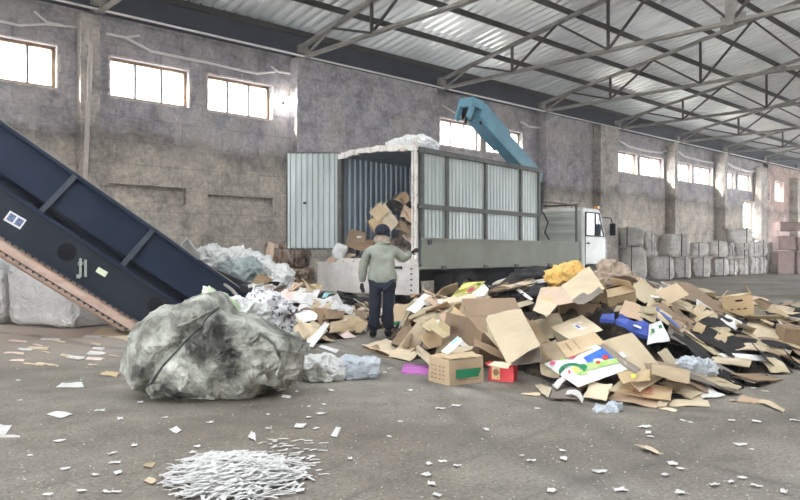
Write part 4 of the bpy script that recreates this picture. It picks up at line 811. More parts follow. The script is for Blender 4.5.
# poster carton with the melon and the flowers
ms = arcband(.24, .50, .15, .24, -.25, 3.0, 1.0, .85); ml = arcband(.24, .52, .10, .15, .1, 1.7, 1.0, .85)
o = sheet('white printed carton panel with a green melon slice and red flowers under a blue sky', WC, [(578, 387), (544, 364), (596, 345), (634, 367)], lift=.34, wob=.0, na=3, nb=3, name='printed_carton', prints=[
    (print_blue, [rect(.08, .62, .62, .98) and [(.10, .60), (.52, .60), (.52, .98), (.10, .98)]]), ])
bpy.data.objects.remove(kids(o)[0])
C4 = [hp(*p, .34) for p in [(544, 364), (596, 345), (634, 367), (578, 387)]]
nn_ = (C4[1]-C4[0]).cross(C4[3]-C4[0]).normalized(); nn_ *= (1 if nn_.dot(CAM-C4[0]) > 0 else -1)
def pprint(m, polys, h=.012):
    mb = MB()
    for k, poly in enumerate(polys): mb.add([lerp2(C4, a, b_)+nn_*(h+.0006*(k % 3))-o.location for a, b_ in poly], [tuple(range(len(poly)))])
    mb.build('print', m, o)
def pq(px, py):
    x, y = px-544, py-364; det = 52*22.5+19*36; return ((x*22.5-36*y)/det, (52*y+19*x)/det)
def pe(cx, cy, rx, ry, rot=0, n=18): return [pq(cx+rx*cos(2*pi*k/n)*cos(rot)-ry*sin(2*pi*k/n)*sin(rot), cy+rx*cos(2*pi*k/n)*sin(rot)+ry*sin(2*pi*k/n)*cos(rot)) for k in range(n)]
def parc(cx, cy, rx, ry, th, t0, t1, n=14):
    out = []
    for k in range(n):
        q0 = t0+(t1-t0)*k/n; q1 = t0+(t1-t0)*(k+1)/n; w = lambda q: 1+th*(.35+.65*sin(pi*(q-t0)/(t1-t0)))
        out.append([pq(cx+rx*cos(q0), cy-ry*sin(q0)), pq(cx+rx*cos(q1), cy-ry*sin(q1)), pq(cx+rx*w(q1)*cos(q1), cy-ry*w(q1)*sin(q1)), pq(cx+rx*w(q0)*cos(q0), cy-ry*w(q0)*sin(q0))])
    return out
pprint(print_blue, [[pq(585, 359), pq(603, 349.5), pq(617, 361), pq(592, 367)]], .016); pprint(print_lgreen, [[pq(588, 365), pq(617, 360), pq(620, 364), pq(594, 371), pq(584, 371)], pe(584, 374, 7, 2)], .018)
pprint(white_c, [pe(600, 362.5, 5, 2)], .020); [pprint(print_red, [p_], .022) for p_ in (pe(607, 359.5, 3.2, 2.4), pe(600, 364.5, 2.4, 1.6), pe(572.5, 374, 1, 2.2, -.5))]
[pprint(print_pink, [p_], .018) for p_ in (pe(554.4, 364.4, 3, 2), pe(574, 358, 3, 2))]; pprint(print_lgreen, [pe(564.5, 360.5, 3, 1)], .018)
pprint(print_green, parc(575, 374.5, 11, 7, .42, .15, 3.3), .019); pprint(print_green, [pe(586, 368.5, 4, 2.5, .3)], .0195); pprint(print_yellow, [pe(579, 371.5, 4, 2.6, .3)], .021)
# front row on the floor
sheet('big plain pale carton sheet lying down the slope above the printed flat carton', KL, [(596, 345), (632, 333), (668, 374), (640, 392)], lift=.26, prints=[(white_c, [rect(.30, .30, .42, .42)])], wob=.015)
sheet('dark underside panel showing along the edge of the big plain sheet', KG, [(598, 345), (604, 344), (641, 370), (634, 374)], lift=.33)
sheet('pale carton sheet with a yellow mark beside the poster carton', K, [(616, 372), (650, 366), (650, 382), (624, 386)], lift=.36, prints=[(print_yellow, [ell(.42, .5, .10, .16)]), (print_green, [ell(.42, .5, .03, .05)])], flaps=1)
o = sheet('flattened brown carton with red frame and red letters at the front of the heap', K, [(608, 391), (670, 401), (673, 387), (620, 381)], lift=.20, wob=.01, prints=[(kraft_o, [rect(0, .02, .13, .98)]), (print_red, [rect(.42, .60, .66, .66), rect(.37, .18, .70, .22), rect(.37, .48, .70, .52), rect(.37, .2, .385, .5), rect(.685, .2, .70, .5)])])
C5 = [hp(*p, .20) for p in [(608, 391), (670, 401), (673, 387), (620, 381)]]; vs, fs = textmesh('ATTE', .1); xs = [v.x for v in vs]; ys = [v.y for v in vs]; n5 = (C5[1]-C5[0]).cross(C5[3]-C5[0]).normalized(); n5 *= (1 if n5.dot(CAM-C5[0]) > 0 else -1)
MB().add([lerp2(C5, .40+.27*(v.x-min(xs))/(max(xs)-min(xs)), .25+.20*(v.y-min(ys))/(max(ys)-min(ys)))+n5*.010-o.location for v in vs], fs).build('lettering', print_red, o)
sheet('pinkish bottom layer of the flattened carton with red letters', KP, [(607, 398), (657, 408), (672, 402), (622, 389)], lift=.06)
sheet('small torn flap at the corner of the carton with red letters', KL, [(656, 407), (667, 406), (671, 400), (660, 400)], lift=.10)
sheet('short brown carton standing on edge above the carton with red letters', K, [(651, 374), (689, 384), (690, 371), (652, 363)], lift=.42, wob=.006)
sheet('pale carton with two folds lying beside the carton with red letters', KL, [(663, 384), (692, 398), (706, 392), (682, 381)], lift=.12, flaps=1)
sheet('whitish flat carton at the front edge, next to the twice folded one', WC, [(690, 385), (703, 398), (725, 396), (704, 384)], lift=.07)
sheet('thin pale sheet flat on the floor at the front edge of the heap', KL, [(668, 406), (710, 407), (708, 401), (674, 400)], lift=.015)
sheet('orange pink torn paper flat on the floor in front of the heap', KP, [(725, 402), (758, 405), (764, 401), (742, 396)], lift=.012, torn=.2)
sheet('curled pale strip at the end of the orange pink paper', KL, [(758, 403), (783, 413), (785, 410), (762, 400)], lift=.03, bow=.05)
sheet('grey brown panel standing on edge at the front, below the poster carton', KG, [(550, 398), (579, 399), (583, 388), (553, 388)], lift=.14, wob=.004)
sheet('pale folded flap in front of the grey brown standing panel', KL, [(535, 386), (548, 398), (552, 388), (540, 384)], lift=.12)
sheet('pale carton end between the grey panel and the carton with red letters', KL, [(583, 397), (606, 400), (613, 385), (590, 382)], lift=.16)
sheet('crumpled white paper strip curling out of the front edge', paper, [(565, 394), (582, 402), (584, 399), (568, 391)], lift=.2, bow=.1, name='paper_strip', cat='paper')
sheet('white torn strip leaning under the poster carton', paper, [(552, 385), (565, 375), (567, 379), (557, 389)], lift=.3, name='paper_strip', cat='paper')
o = lump('crumpled_film', clear_pl, (.12, .07, .04), amp=.03, freq=8, seed=21, crease=.03, cfreq=12, res=16); rock_to(o, gp(609, 411)+UP*.02, VYAW); tag(o, 'scrap of crumpled clear film on the floor before the carton with red letters', 'plastic')
# white / blue pieces
sheet('white sheet with two small green marks in the middle of the heap', WC, [(647, 345), (670, 341), (661, 320), (649, 325)], lift=.34, name='printed_sheet', prints=[(print_green, [rect(.15, .5, .35, .7), rect(.65, .62, .85, .78)]), (print_lgreen, [rect(.1, .45, .2, .75)])], wob=.01)
sheet('blue printed bag with a white patch lying above the white sheet', blue_pl, [(615, 322), (648, 337), (650, 328), (620, 316)], lift=.22, name='printed_bag', cat='bag', t=.04, prints=[(white_c, [rect(.5, .25, .75, .7)])], wob=.04)
sheet('end of a blue bag showing between the crest cartons', blue_pl, [(600, 320), (614, 322), (614, 315), (602, 316)], lift=.25, name='printed_bag', cat='bag', t=.04)
sheet('long brown panel with blue edge sloping beside the white sheet', KD, [(651, 305), (680, 330), (687, 322), (663, 303)], lift=.30, prints=[(print_blue, [rect(.1, .0, .95, .16)])], wob=.01)
for pts, lab, m in (
    ([(627, 291), (645, 303), (661, 296), (641, 279)], 'pale panel with cut slots standing up at the crest', KL), ([(639, 277), (661, 293), (658, 301), (643, 291)], 'narrow brown panel with two dark slots at the crest', K),
    ([(637, 285), (642, 277), (647, 280), (643, 287)], 'small white end flap sticking up highest behind the crest', WC), ([(619, 314), (642, 322), (646, 308), (625, 300)], 'pinkish brown flap beside the blue bag', KP),
    ([(640, 317), (655, 323), (659, 308), (644, 306)], 'olive brown square panel above the white sheet', KO), ([(660, 306), (674, 306), (674, 296), (664, 294)], 'pale square panel behind the blue edged panel', K),
    ([(670, 300), (690, 312), (694, 306), (680, 300)], 'light yellowish sheet lying over the black layers', KL), ([(692, 330), (702, 334), (706, 326), (697, 322)], 'small pale square scrap on the black layers', K),
    ([(714, 338), (724, 344), (731, 335), (722, 328)], 'grey brown square piece tilted on the black layers', K), ([(720, 320), (736, 330), (742, 323), (727, 314)], 'white torn sheet at the middle of the black layers', WC)):
    sheet(lab, m, pts, lift=.24, wob=.01)
# dark flat layers running to the floor
for i, (pts, lab, m) in enumerate((
    ([(672, 335), (708, 368), (716, 362), (680, 326)], 'black curved sheet edge running down beside the clear bag', KK), ([(682, 330), (738, 362), (748, 350), (696, 322)], 'broad black board in the middle of the sloping layers', KK),
    ([(700, 345), (752, 352), (765, 342), (712, 335)], 'black flat board above the white edged sheets', KK), ([(700, 325), (745, 335), (748, 322), (706, 313)], 'black square sided sheet below the torn white one', KK),
    ([(690, 305), (735, 318), (738, 306), (698, 298)], 'dark layered board behind the black sheets', KD), ([(735, 337), (785, 345), (790, 337), (742, 326)], 'dark brown board sloping to the outer edge of the heap', KD),
    ([(722, 352), (775, 352), (778, 346), (730, 344)], 'long grey pale sheet lying nearest above the floor layers', KL), ([(716, 357), (768, 362), (772, 357), (720, 353)], 'white edged long sheet under the grey pale one', WC),
    ([(738, 347), (784, 349), (788, 343), (744, 341)], 'thin olive sheet spread at the outer edge', KO), ([(708, 364), (750, 366), (752, 360), (712, 358)], 'thin pale sheet end lying next to the clear bag', KL),
    ([(690, 378), (733, 385), (735, 381), (694, 372)], 'pale long board with a slot on the floor past the clear bag', KL), ([(695, 384), (738, 390), (742, 387), (700, 380)], 'olive board with a worn edge flat on the floor', KO),
    ([(760, 352), (788, 356), (792, 351), (765, 348)], 'last thin olive sheet at the outer corner of the heap', KO), ([(773, 346), (788, 352), (789, 347), (777, 342)], 'curled white sheet at the outer corner of the heap', WC))):
    sheet(lab, m, pts, lift=.06+.015*(i % 5), bow=.02, t=.012)
o = lump('clear_bag', clear_pl, (.20, .11, .09), amp=.03, freq=6, seed=31, crease=.03, cfreq=9, res=24); rock_to(o, hp(694, 368, .12), VYAW); tag(o, 'bunched clear plastic bag lying below the white sheet with green marks', 'plastic bag')
# far end: boxes
e, bd = bx('brown carton with dark slots standing on the far end of the heap', K, 739, 315, 9.6, (.36, .26, .26), yaw=-22, pitch=0, roll=-8, opened=[5, 70, 5, 40], seed=18); decal(e, dark_m, (.02, -.14, .20), (1, 0, 0), (0, 0, 1), .09, .025)
for q in (-.08, .0, .08): decal(e, dark_m, (q, -.14, .09), (1, 0, 0), (0, 0, 1), .035, .014)
e, bd = bx('low olive brown carton with a dark slot on the crest behind the black layers', KO, 694, 302, 10.2, (.46, .3, .16), yaw=4, pitch=8, seed=19); decal(e, dark_m, (0, -.16, .12), (1, 0, 0), (0, 0, 1), .3, .02)
e, bd = bx('pinkish brown carton lying at the outer end, cut by the edge of the photo', KD, 800, 345, 8.8, (.50, .30, .20), yaw=-8, pitch=5, roll=6, seed=20)
for pts, lab, m in (([(735, 330), (768, 345), (785, 335), (752, 318)], 'pale slanting sheet between the slotted carton and the outer end', KL), ([(752, 300), (766, 311), (772, 304), (760, 298)], 'brown triangular flap behind the slotted carton', KD),
    ([(762, 318), (796, 328), (798, 320), (770, 312)], 'brown folded carton lying beyond the pale slanting sheet', KD), ([(765, 308), (790, 316), (795, 309), (772, 304)], 'pale torn panel at the far outer end', KL), ([(783, 318), (806, 322), (806, 314), (786, 312)], 'pinkish pale board at the far outer end', KP),
    ([(770, 335), (800, 340), (802, 332), (776, 328)], 'pale board resting on the pinkish brown carton', KL)):
    sheet(lab, m, pts, lift=.12, bow=.03)
# ---- between conveyor and tailgate
sheet('brown open carton side standing beside the patterned bag', K, [(283, 322), (302, 341), (310, 332), (292, 311)], lift=.3, wob=.02)
sheet('pale crushed carton wall leaning on the standing side', KL, [(300, 318), (322, 330), (316, 340), (303, 342)], lift=.22, wob=.05, torn=.1)
sheet('grey edge strip of the crushed carton by the floor', WC, [(303, 345), (313, 347), (330, 324), (325, 322)], lift=.3)
sheet('brown box side lying on the floor between foil bag and person', K, [(340, 333), (366, 328), (367, 317), (343, 315)], lift=.15)
sheet('dark red brown carton panel below the cyan paper', KD, [(323, 320), (343, 318), (345, 311), (324, 309)], lift=.18)
sheet('small brown carton end near the trousers of the person', K, [(329, 333), (342, 331), (342, 320), (331, 322)], lift=.2)
sheet('cyan paper scrap lying among the white papers', cyan_p, [(322, 297), (336, 300), (334, 294), (324, 293)], lift=.12, name='paper_sheet', cat='paper')
pp = [((276, 297), (298, 303), (306, 292), (285, 288), paper_pk, 'pink tinted sheet, highest of the papers spread beside the black rails'), ((290, 302), (312, 305), (320, 291), (300, 287), paper, 'broad white sheet among the papers below the brown bale'),
      ((296, 309), (318, 312), (330, 300), (308, 296), paper, 'white sheet overlapping the broad one, nearer the floor'), ((305, 316), (325, 313), (334, 303), (316, 302), KL, 'cream card sheet under the cyan scrap'),
      ((287, 293), (300, 288), (304, 283), (292, 285), KP, 'orange pink sheet standing among the papers'), ((333, 311), (352, 314), (364, 308), (345, 305), paper, 'white papers fan lying behind the brown box side'), ((352, 316), (368, 314), (370, 307), (356, 306), paper, 'small white sheet beside the person'),
      ((308, 291), (324, 289), (320, 283), (306, 285), KL, 'pale card against the brown bale')]
for a, b_, c, d, m, l in pp: sheet(l, m, [a, b_, c, d], lift=.10, name='paper_sheet', cat='paper', wob=.04)
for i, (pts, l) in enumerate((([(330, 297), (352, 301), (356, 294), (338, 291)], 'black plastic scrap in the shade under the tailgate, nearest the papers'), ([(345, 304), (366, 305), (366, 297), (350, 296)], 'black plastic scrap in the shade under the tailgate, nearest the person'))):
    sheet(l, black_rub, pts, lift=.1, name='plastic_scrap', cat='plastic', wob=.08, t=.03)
o = lump('patterned_bag', pattern_pl, (.34, .22, .24), amp=.08, freq=3.5, seed=41, crease=.05, cfreq=6, res=30); rock_to(o, at(269, 314, 9.0), rot=rot3(0, 0, 15)); tag(o, 'crumpled black and white patterned bag behind the big dirty sack', 'bag')
o = lump('green_plastic_bag', green_pl, (.18, .12, .11), amp=.07, freq=5, seed=43, crease=.05, cfreq=8, res=26); rock_to(o, at(220, 305, 7.25), rot=rot3(0, 0, 30)); tag(o, 'light green and white plastic bag on top of the big dirty sack', 'plastic bag')
o = lump('white_plastic_bag', white_pl, (.30, .15, .14), amp=.06, freq=4, seed=44, crease=.05, cfreq=7, res=24); rock_to(o, at(242, 312, 8.0), rot=rot3(0, 0, 10)); tag(o, 'white plastic bag between the green bag and the patterned bag', 'plastic bag')
sheet('orange paper scrap sticking up before the conveyor end', print_orange, [(236, 308), (243, 310), (245, 300), (240, 300)], dz=(-.6,)*4, name='paper_sheet', cat='paper')
a = MB(); a.bar(at(211, 270, 12.6), at(262, 292, 12.3), .14, .12); tag(a.build('steel_channel', steel_d), 'dark steel channel lying behind the low end of the conveyor', 'steel beam')
a = MB(); a.bar(at(243, 287, 12.0), at(288, 305, 11.4), .14, .10); a.bar(at(288, 305, 11.4), at(306, 330, 10.6), .12, .08); tag(a.build('rubber_strip', black_rub), 'black rubber strip bent over the papers beside the patterned bag', 'rubber strip')
a = MB(); a.tube([at(196, 262, 12.6), at(232, 290, 11.9), at(240, 299, 11.7)], .03, 8); tag(a.build('steel_rod', steel_truss), 'pale thin rod along the low end of the conveyor', 'rod')
for i, (px, py, Z, r, l, m) in enumerate(((226, 268, 14.6, (.62, .45, .36), 'white waste bag with brown stains behind the low end of the conveyor', white_pl), (250, 280, 14.2, (.50, .4, .45), 'translucent grey white bag beside the brown bales', clear_pl), (240, 276, 13.5, (.36, .3, .28), 'small grey green bag in front of the white waste bags', foil), (280, 289, 13.6, (.28, .35, .42), 'white cloth like bag corner against the lower brown bale', white_pl), (205, 262, 14.4, (.30, .3, .30), 'crumpled pale sheet bag just above the conveyor rail', white_pl))):
    o = lump('waste_bag', m, r, amp=.14, freq=2.6, seed=50+i, crease=.08, cfreq=5, res=30); P = at(px, py, Z); rock_to(o, P, VYAW); tag(o, l, 'bag', 'waste bags behind the conveyor')
    if i in (1, 3): o.data.materials[0] = white_pl
    if i == 2: o.data.materials[0] = mat('grey_green_bag', (.22, .27, .27), (.42, .47, .45), rough=.6, scale=6, bump=.5)
sheet('pale blue grey board leaning up behind the conveyor rail', mat('pale_board', (.55, .60, .58), (.68, .72, .70), rough=.6), [(180, 246), (203, 264), (196, 249), (187, 237)], dz=(-3.0,)*4, name='leaning_board', cat='board')
sup = MB(); sup.box(at(192, 262, 12.9)-UP*.55, (.4, .3, 1.1)); 
# bales under the open door
def mixbale(label, px0, px1, yt, yb, Z, m, seed):
    w = (px1-px0)/F*Z; h = (yb-yt)/F*Z; P = at((px0+px1)/2, (yt+yb)/2, Z+w*.45); o = lump('waste_bale', m, (w/2, w*.42, h/2), power=.28, amp=.035, freq=5, seed=seed, crease=.03, cfreq=8, res=26); rock_to(o, P, VYAW); return tag(o, label, 'bale', 'pressed waste bales beside the truck')
mixbale('upper pressed bale of mixed dark and red waste under the open truck door', 266, 309, 243, 267, 16.6, mixbale_m, 1)
mixbale('lower pressed bale of cardboard under the mixed bale beside the tailgate', 272, 314, 268, 304, 16.4, mat('card_bale', (.10, .07, .05), (.62, .48, .36), rough=.85, scale=7, c3=(.40, .28, .2), stops=(.36, .6), bump=.8, bscale=12, bdist=.05), 2)
sheet('pink tinted sheet hanging from the upper mixed bale', KP, [(264, 268), (271, 270), (275, 244), (268, 241)], dz=(3.2,)*4, name='hanging_sheet')
# ---- load inside the truck
def load_h(L, y): return BZ+max(.05, (1.25 if y < 1.15 else .55)*min(1, max(0, (L-.15)/.9))*(.85+.3*N.noise(Vector((L*2, y*2, 3)))))
mb = MB(); nx, ny = 50, 30
for i in range(nx+1):
    for j in range(ny+1):
        L = .08+4.5*i/nx; y = .12+(W-.24)*j/ny; k = N.cell(Vector((L*6, y*5, 1))); mb.v.append(tuple(tk(L, y, load_h(L, y)+.10*k-.04)))
for i in range(nx):
    for j in range(ny): a = i*(ny+1)+j; mb.f.append((a, a+ny+1, a+ny+2, a+1)); mb.m.append(0)
tag(mb.build('loose_waste_load', mat('load_dark', (.04, .035, .035), (.36, .28, .24), rough=.8, scale=5, stops=(.38, .62), bump=.8, bscale=10, bdist=.05)), 'dark loose waste piled on the truck bed inside the box', 'waste', kind='stuff')
def tsheet(label, m, pts, Zs, **k):
    SEED[0] += 1; c = [at(p[0], p[1], z) for p, z in zip(pts, Zs)]; vs, fs, n = patchmesh(c, seed=SEED[0], **k); o = MB().add(vs, fs).build('cardboard_sheet', m); recentre(o); return tag(o, label, 'cardboard')
e, bd = carton('pale open carton tipped on the load inside the truck above the head of the person', kraft, at(386, 229, 14.95), (.46, .34, .30), rot3(-12, -28, -38), [None, 100, None, 80], seed=60)
tsheet('large pale brown face of a carton turned on its corner inside the truck', kraft_l, [(381, 213), (386, 236), (399, 223), (384, 202)], (14.7, 14.6, 14.7, 14.8), wob=.01)
tsheet('brown flap hanging below the tipped carton in the truck', kraft, [(369, 212), (378, 222), (388, 212), (380, 202)], (14.6, 14.6, 14.7, 14.8), wob=.01)
e, bd = carton('dark brown carton with a white label leaning at the back of the truck opening', kraft_d, at(353, 249, 15.6), (.36, .28, .40), rot3(10, 0, 14), None, seed=61); decal(e, white_c, (.05, -.15, .28), (1, 0, .3), (0, 0, 1), .10, .04)
o = lump('white_bucket_scrap', white_pl, (.15, .12, .17), amp=.03, freq=4, seed=62, crease=.02, res=18); rock_to(o, at(340, 252, 15.3), rot=rot3(0, 0, 20)); tag(o, 'white plastic scrap at the inner edge of the truck bed beside the door hinge', 'plastic')
tsheet('dark plastic sheet bulging over the load inside the truck', black_rub, [(384, 206), (400, 216), (413, 203), (399, 192)], (15.2, 14.8, 14.6, 15.2), wob=.06, t=.03)
for i, (pts, m, l) in enumerate(((((393, 200), (404, 205), (412, 199), (403, 191)), kraft_d, 'dark brown board topmost in the load'), (((400, 216), (413, 224), (414, 212), (404, 205)), kraft_p, 'pinkish torn sheet on the load next to the rear post'), (((396, 228), (411, 238), (413, 228), (400, 219)), kraft_d, 'dark red brown board lower in the load next to the rear post'),
     (((402, 236), (414, 246), (414, 236), (406, 229)), paper_pk, 'pale crumpled paper at the foot of the load'), (((347, 247), (372, 252), (374, 240), (358, 238)), kraft_d, 'brown board lying behind the white plastic scrap'), (((323, 262), (345, 263), (356, 254), (334, 254)), kraft_p, 'thin litter sheet lying on the ledge above the tailgate'), (((360, 250), (370, 254), (374, 247), (364, 243)), kraft, 'small brown piece beside the shoulder of the person'))):
    z = 14.45 if pts[0][0] > 390 else 15.4
    tsheet(l, m, pts, (z, z-.1, z, z+.3), wob=.04)
# ---- uncounted-looking but separate filler pieces of the heap
random.seed(11); protos = {}
def proto(kind, m, i):
    w = random.uniform(.20, .42); d = random.uniform(.16, .34); c = [Vector((-w/2, -d/2, 0)), Vector((w/2, -d/2, 0)), Vector((w/2, d/2, 0)), Vector((-w/2, d/2, 0))]
    kw = dict(wob=random.uniform(.004, .018), seed=i*7+len(protos)); 
    if kind == 'flap': kw['flaps'] = 1
    if kind == 'bent': kw['fold'] = random.uniform(.4, 1.1)
    if kind == 'torn': kw['torn'] = .16
    if kind == 'curl': kw['bow'] = random.uniform(.06, .16)
    vs, fs, n = patchmesh(c, t=.007, **kw); return MB().add(vs, fs).build('cardboard_scrap', m)
kinds = ['flap', 'bent', 'torn', 'curl', 'plain']
pal = {'near': [kraft, kraft_l, kraft_l, kraft_o, kraft_d, kraft_p, kraft, white_c], 'dark': [kraft_k, kraft_o, kraft_k, kraft_d, kraft_l, kraft_g], 'mix': [paper, kraft, paper_pk, kraft_d, kraft_k, white_c, kraft_l]}
glab = {'near': ('plain scrap of brown cardboard without print wedged between the larger cartons of the heap', 'brown scraps filling the heap'), 'dark': ('scrap of sheet among the flat black layers at the outer end of the heap', 'scraps among the black layers'), 'mix': ('scrap of paper or card in the loose waste between the conveyor and the truck', 'scraps between conveyor and truck')}
cnt = {'near': 0, 'dark': 0, 'mix': 0}
PR = {z: [] for z in pal}
def scatter(zone, n, rng, zr, big=1.0):
    pl = PR[zone]
    for i in range(n):
        px = random.uniform(*rng); T = T2 if zone == 'mix' else T1; r = tab(T, px)
        if not r: continue
        if zone == 'near' and 545 < px < 690 and rng[1] == 670 and random.random() < .5: continue
        Z = r[0]+(r[1]+.5-r[0])*random.uniform(*zr); X = (px-400)/F*Z; h = one(T, X, Z)
        py_ = HZ-(h-CH)*F/Z
        if zone == 'near' and (540 < px < 672 and 318 < py_ < 400 or 530 < px < 634 and py_ < 326 or 446 < px < 492 and py_ < 304 or 472 < px < 530 and 296 < py_ < 372 or 674 < px < 708 and py_ > 355 or 485 < px < 540 and 305 < py_ < 370 or 425 < px < 520 and py_ > 345): continue
        if len(pl) < 26: o = proto(kinds[len(pl) % 5], pal[zone][len(pl) % len(pal[zone])], len(pl)); pl.append(o)
        else: o = random.choice(pl).copy(); COL.objects.link(o)
        nn = hn(X, Z); q = nn.to_track_quat('Z', 'Y').to_matrix() @ Matrix.Rotation(random.uniform(0, 6.28), 3, 'Z') @ Matrix.Rotation(random.gauss(0, .30 if zone != 'dark' else .12), 3, 'X') @ Matrix.Rotation(random.gauss(0, .25 if zone != 'dark' else .1), 3, 'Y')
        o.rotation_euler = q.to_euler(); o.location = vw(X, Z, h+random.uniform(.0, .06)); sc_ = random.uniform(.7, 1.25)*big; o.scale = (sc_*(1.9 if zone == 'dark' else 1), sc_, sc_); tag(o, glab[zone][0], 'cardboard' if zone != 'mix' else 'scrap', glab[zone][1])
scatter('near', 150, (404, 670), (.02, 1.0), 1.3); scatter('near', 40, (470, 650), (.0, .45)); scatter('dark', 75, (672, 850), (.0, 1.0)); scatter('near', 26, (690, 850), (.55, 1.0)); scatter('mix', 75, (245, 415), (.02, 1.0), .9)
# ---- the big dirty sack in front
def sackshape(q, d):
    x = q.x/.90; top = 1.0
    if q.z > 0:
        k = 1.0-.80*max(0, (x-.08))-.25*max(0, -x-.55)*2; ridge = .08*math.exp(-((x+.02)/.16)**2)-.06*math.exp(-((x-.22)/.10)**2); q = Vector((q.x, q.y, q.z*k+ridge))
    if q.y < .2:
        for (ax, az, bx_, bz, dp, wd) in ((.06, .40, -.54, -.29, .085, .055), (-.05, .30, .60, .02, .07, .06), (.30, .05, .55, -.30, .10, .08), (.05, -.02, .70, -.22, .06, .05), (-.30, .30, -.75, .05, .025, .08)):
            vx, vz = bx_-ax, bz-az; t = max(0, min(1, ((q.x-ax)*vx+(q.z-az)*vz)/(vx*vx+vz*vz))); dd_ = math.hypot(q.x-ax-t*vx, q.z-az-t*vz+.03*math.sin(t*7)); q = q-d*dp*math.exp(-(dd_/wd)**2)
    if x > .55: q = Vector((q.x, q.y*(1-.45*(x-.55)), q.z*(1-.15*(x-.55))))
    return q
P = gp(201, 402); P = P+V*.40
o = lump('big_sack', sack_m, (.80, .54, .43), power=.74, amp=.075, freq=1.4, seed=4, res=110, shape=sackshape, flatz=-.39, crease=.03, cfreq=3.0); rock_to(o, Vector((P.x, P.y, .392)), VYAW); tag(o, 'huge dirty grey green woven sack lying full on the floor before the conveyor', 'sack')
def surf(ob, x, z, off=.012):
    hit, loc, nrm, _ = ob.ray_cast(Vector((x, -3, z)), Vector((0, 1, 0))); return loc+nrm*off if hit else None
dg = bpy.context.evaluated_depsgraph_get(); dg.update()
def seam(pts, r, name, m):
    Q = []
    for a, b_ in zip(pts, pts[1:]):
        for t in range(8): x = a[0]+(b_[0]-a[0])*t/8; z = a[1]+(b_[1]-a[1])*t/8; p = surf(o, x, z, r*.3); Q += [p] if p else []
    if len(Q) > 3: MB().tube(Q, r, 7).build(name, m, o, smooth=True)
seam([(.10, .40), (.04, .30), (-.08, .16), (-.14, .10), (-.28, -.05), (-.40, -.22), (-.54, -.29)], .011, 'sack_seam', steel_d); seam([(.06, .38), (-.04, .32), (-.18, .26)], .012, 'lifting_strap', sack_m)
seam([(.50, .20), (.62, .10), (.68, -.05), (.62, -.22)], .014, 'lifting_strap', sack_m)
o1 = lump('sack_neck', sack_m, (.19, .24, .22), power=.8, amp=.06, freq=3.5, seed=14, res=40, crease=.06, cfreq=5, flatz=-.18); rock_to(o1, gp(284, 377)+V*.25+UP*.185, VYAW); tag(o1, 'bunched grey end of a sack sagging beside the huge dirty sack', 'sack'); o1.name = 'small_sack'
o = lump('white_plastic_bag', white_pl, (.23, .20, .12), amp=.07, freq=4, seed=15, res=30, crease=.04, cfreq=7, flatz=-.10); rock_to(o, gp(319, 382)+V*.18+UP*.10, VYAW); tag(o, 'milky white plastic bag on the floor between the sacks and the blue clear film', 'plastic bag')
o = lump('clear_plastic_bag', clear_pl, (.20, .15, .105), power=.5, amp=.05, freq=5, seed=16, res=30, crease=.035, cfreq=9, flatz=-.09); rock_to(o, gp(359, 380)+V*.15+UP*.09, VYAW); tag(o, 'bluish clear plastic bag on the floor in front of the person', 'plastic bag')
# ---- wrapped bales behind the conveyor
def bale(name, px0, px1, yt, Z, label, m=foil, seed=1, dep=1.0, power=.3, yaw=0, grp=None, amp=.05, zb=0.0, cat='bale', straps=True, res=24):
    w = (px1-px0)/F*Z; zt = CH+(HZ-yt)/F*Z; h = zt-zb; P = vw(((px0+px1)/2-400)/F*(Z+dep*.4), Z+dep*w*.5, zb+h/2)
    o = lump(name, m, (w/2, w*dep/2, h/2), power=power, amp=amp, freq=2.4/max(w, .5), seed=seed, crease=.03, cfreq=4, res=res, flatz=-h/2+.01); rock_to(o, P, VYAW+yaw); tag(o, label, cat, grp)
    if straps:
        mb = MB()
        for q in (-.28, .25) if straps is True else (straps,):
            x = q*w; mb.tube([Vector((x, -w*dep*.5, -h*.48)), Vector((x, -w*dep*.52, -h*.2)), Vector((x, -w*dep*.52, h*.3)), Vector((x+.02, -w*dep*.47, h*.50)), Vector((x+.1*w, -w*dep*.3, h*.53))], .022 if w > .6 else .015, 6)
        mb.build('lifting_strap', dark_strap, o)
    return o
bale('wrapped_bale', 14, 112, 261, 12.2, 'large silver white wrapped bale under the raised conveyor', seed=2, dep=.85, power=.22, straps=False, res=50, yaw=-.5, amp=.09)
bale('wrapped_bale', -40, 13, 258, 12.6, 'silver grey wrapped bale beside the large one, cut off by the photo edge', seed=6, dep=.8, power=.5, straps=False, res=30)
sheet('thin light board lying on the floor at the foot of the conveyor', KL, [(92, 334), (128, 341), (135, 330), (103, 327)], lift=.05, name='floor_board', cat='board')
sheet('pale plank on the floor below the large wrapped bale', KL, [(28, 316), (60, 328), (62, 325), (34, 313)], lift=.02, name='plank', cat='plank', t=.02)
sheet('brown card piece on the floor at the corner of the large wrapped bale', K, [(8, 322), (18, 324), (17, 314), (10, 314)], lift=.05)
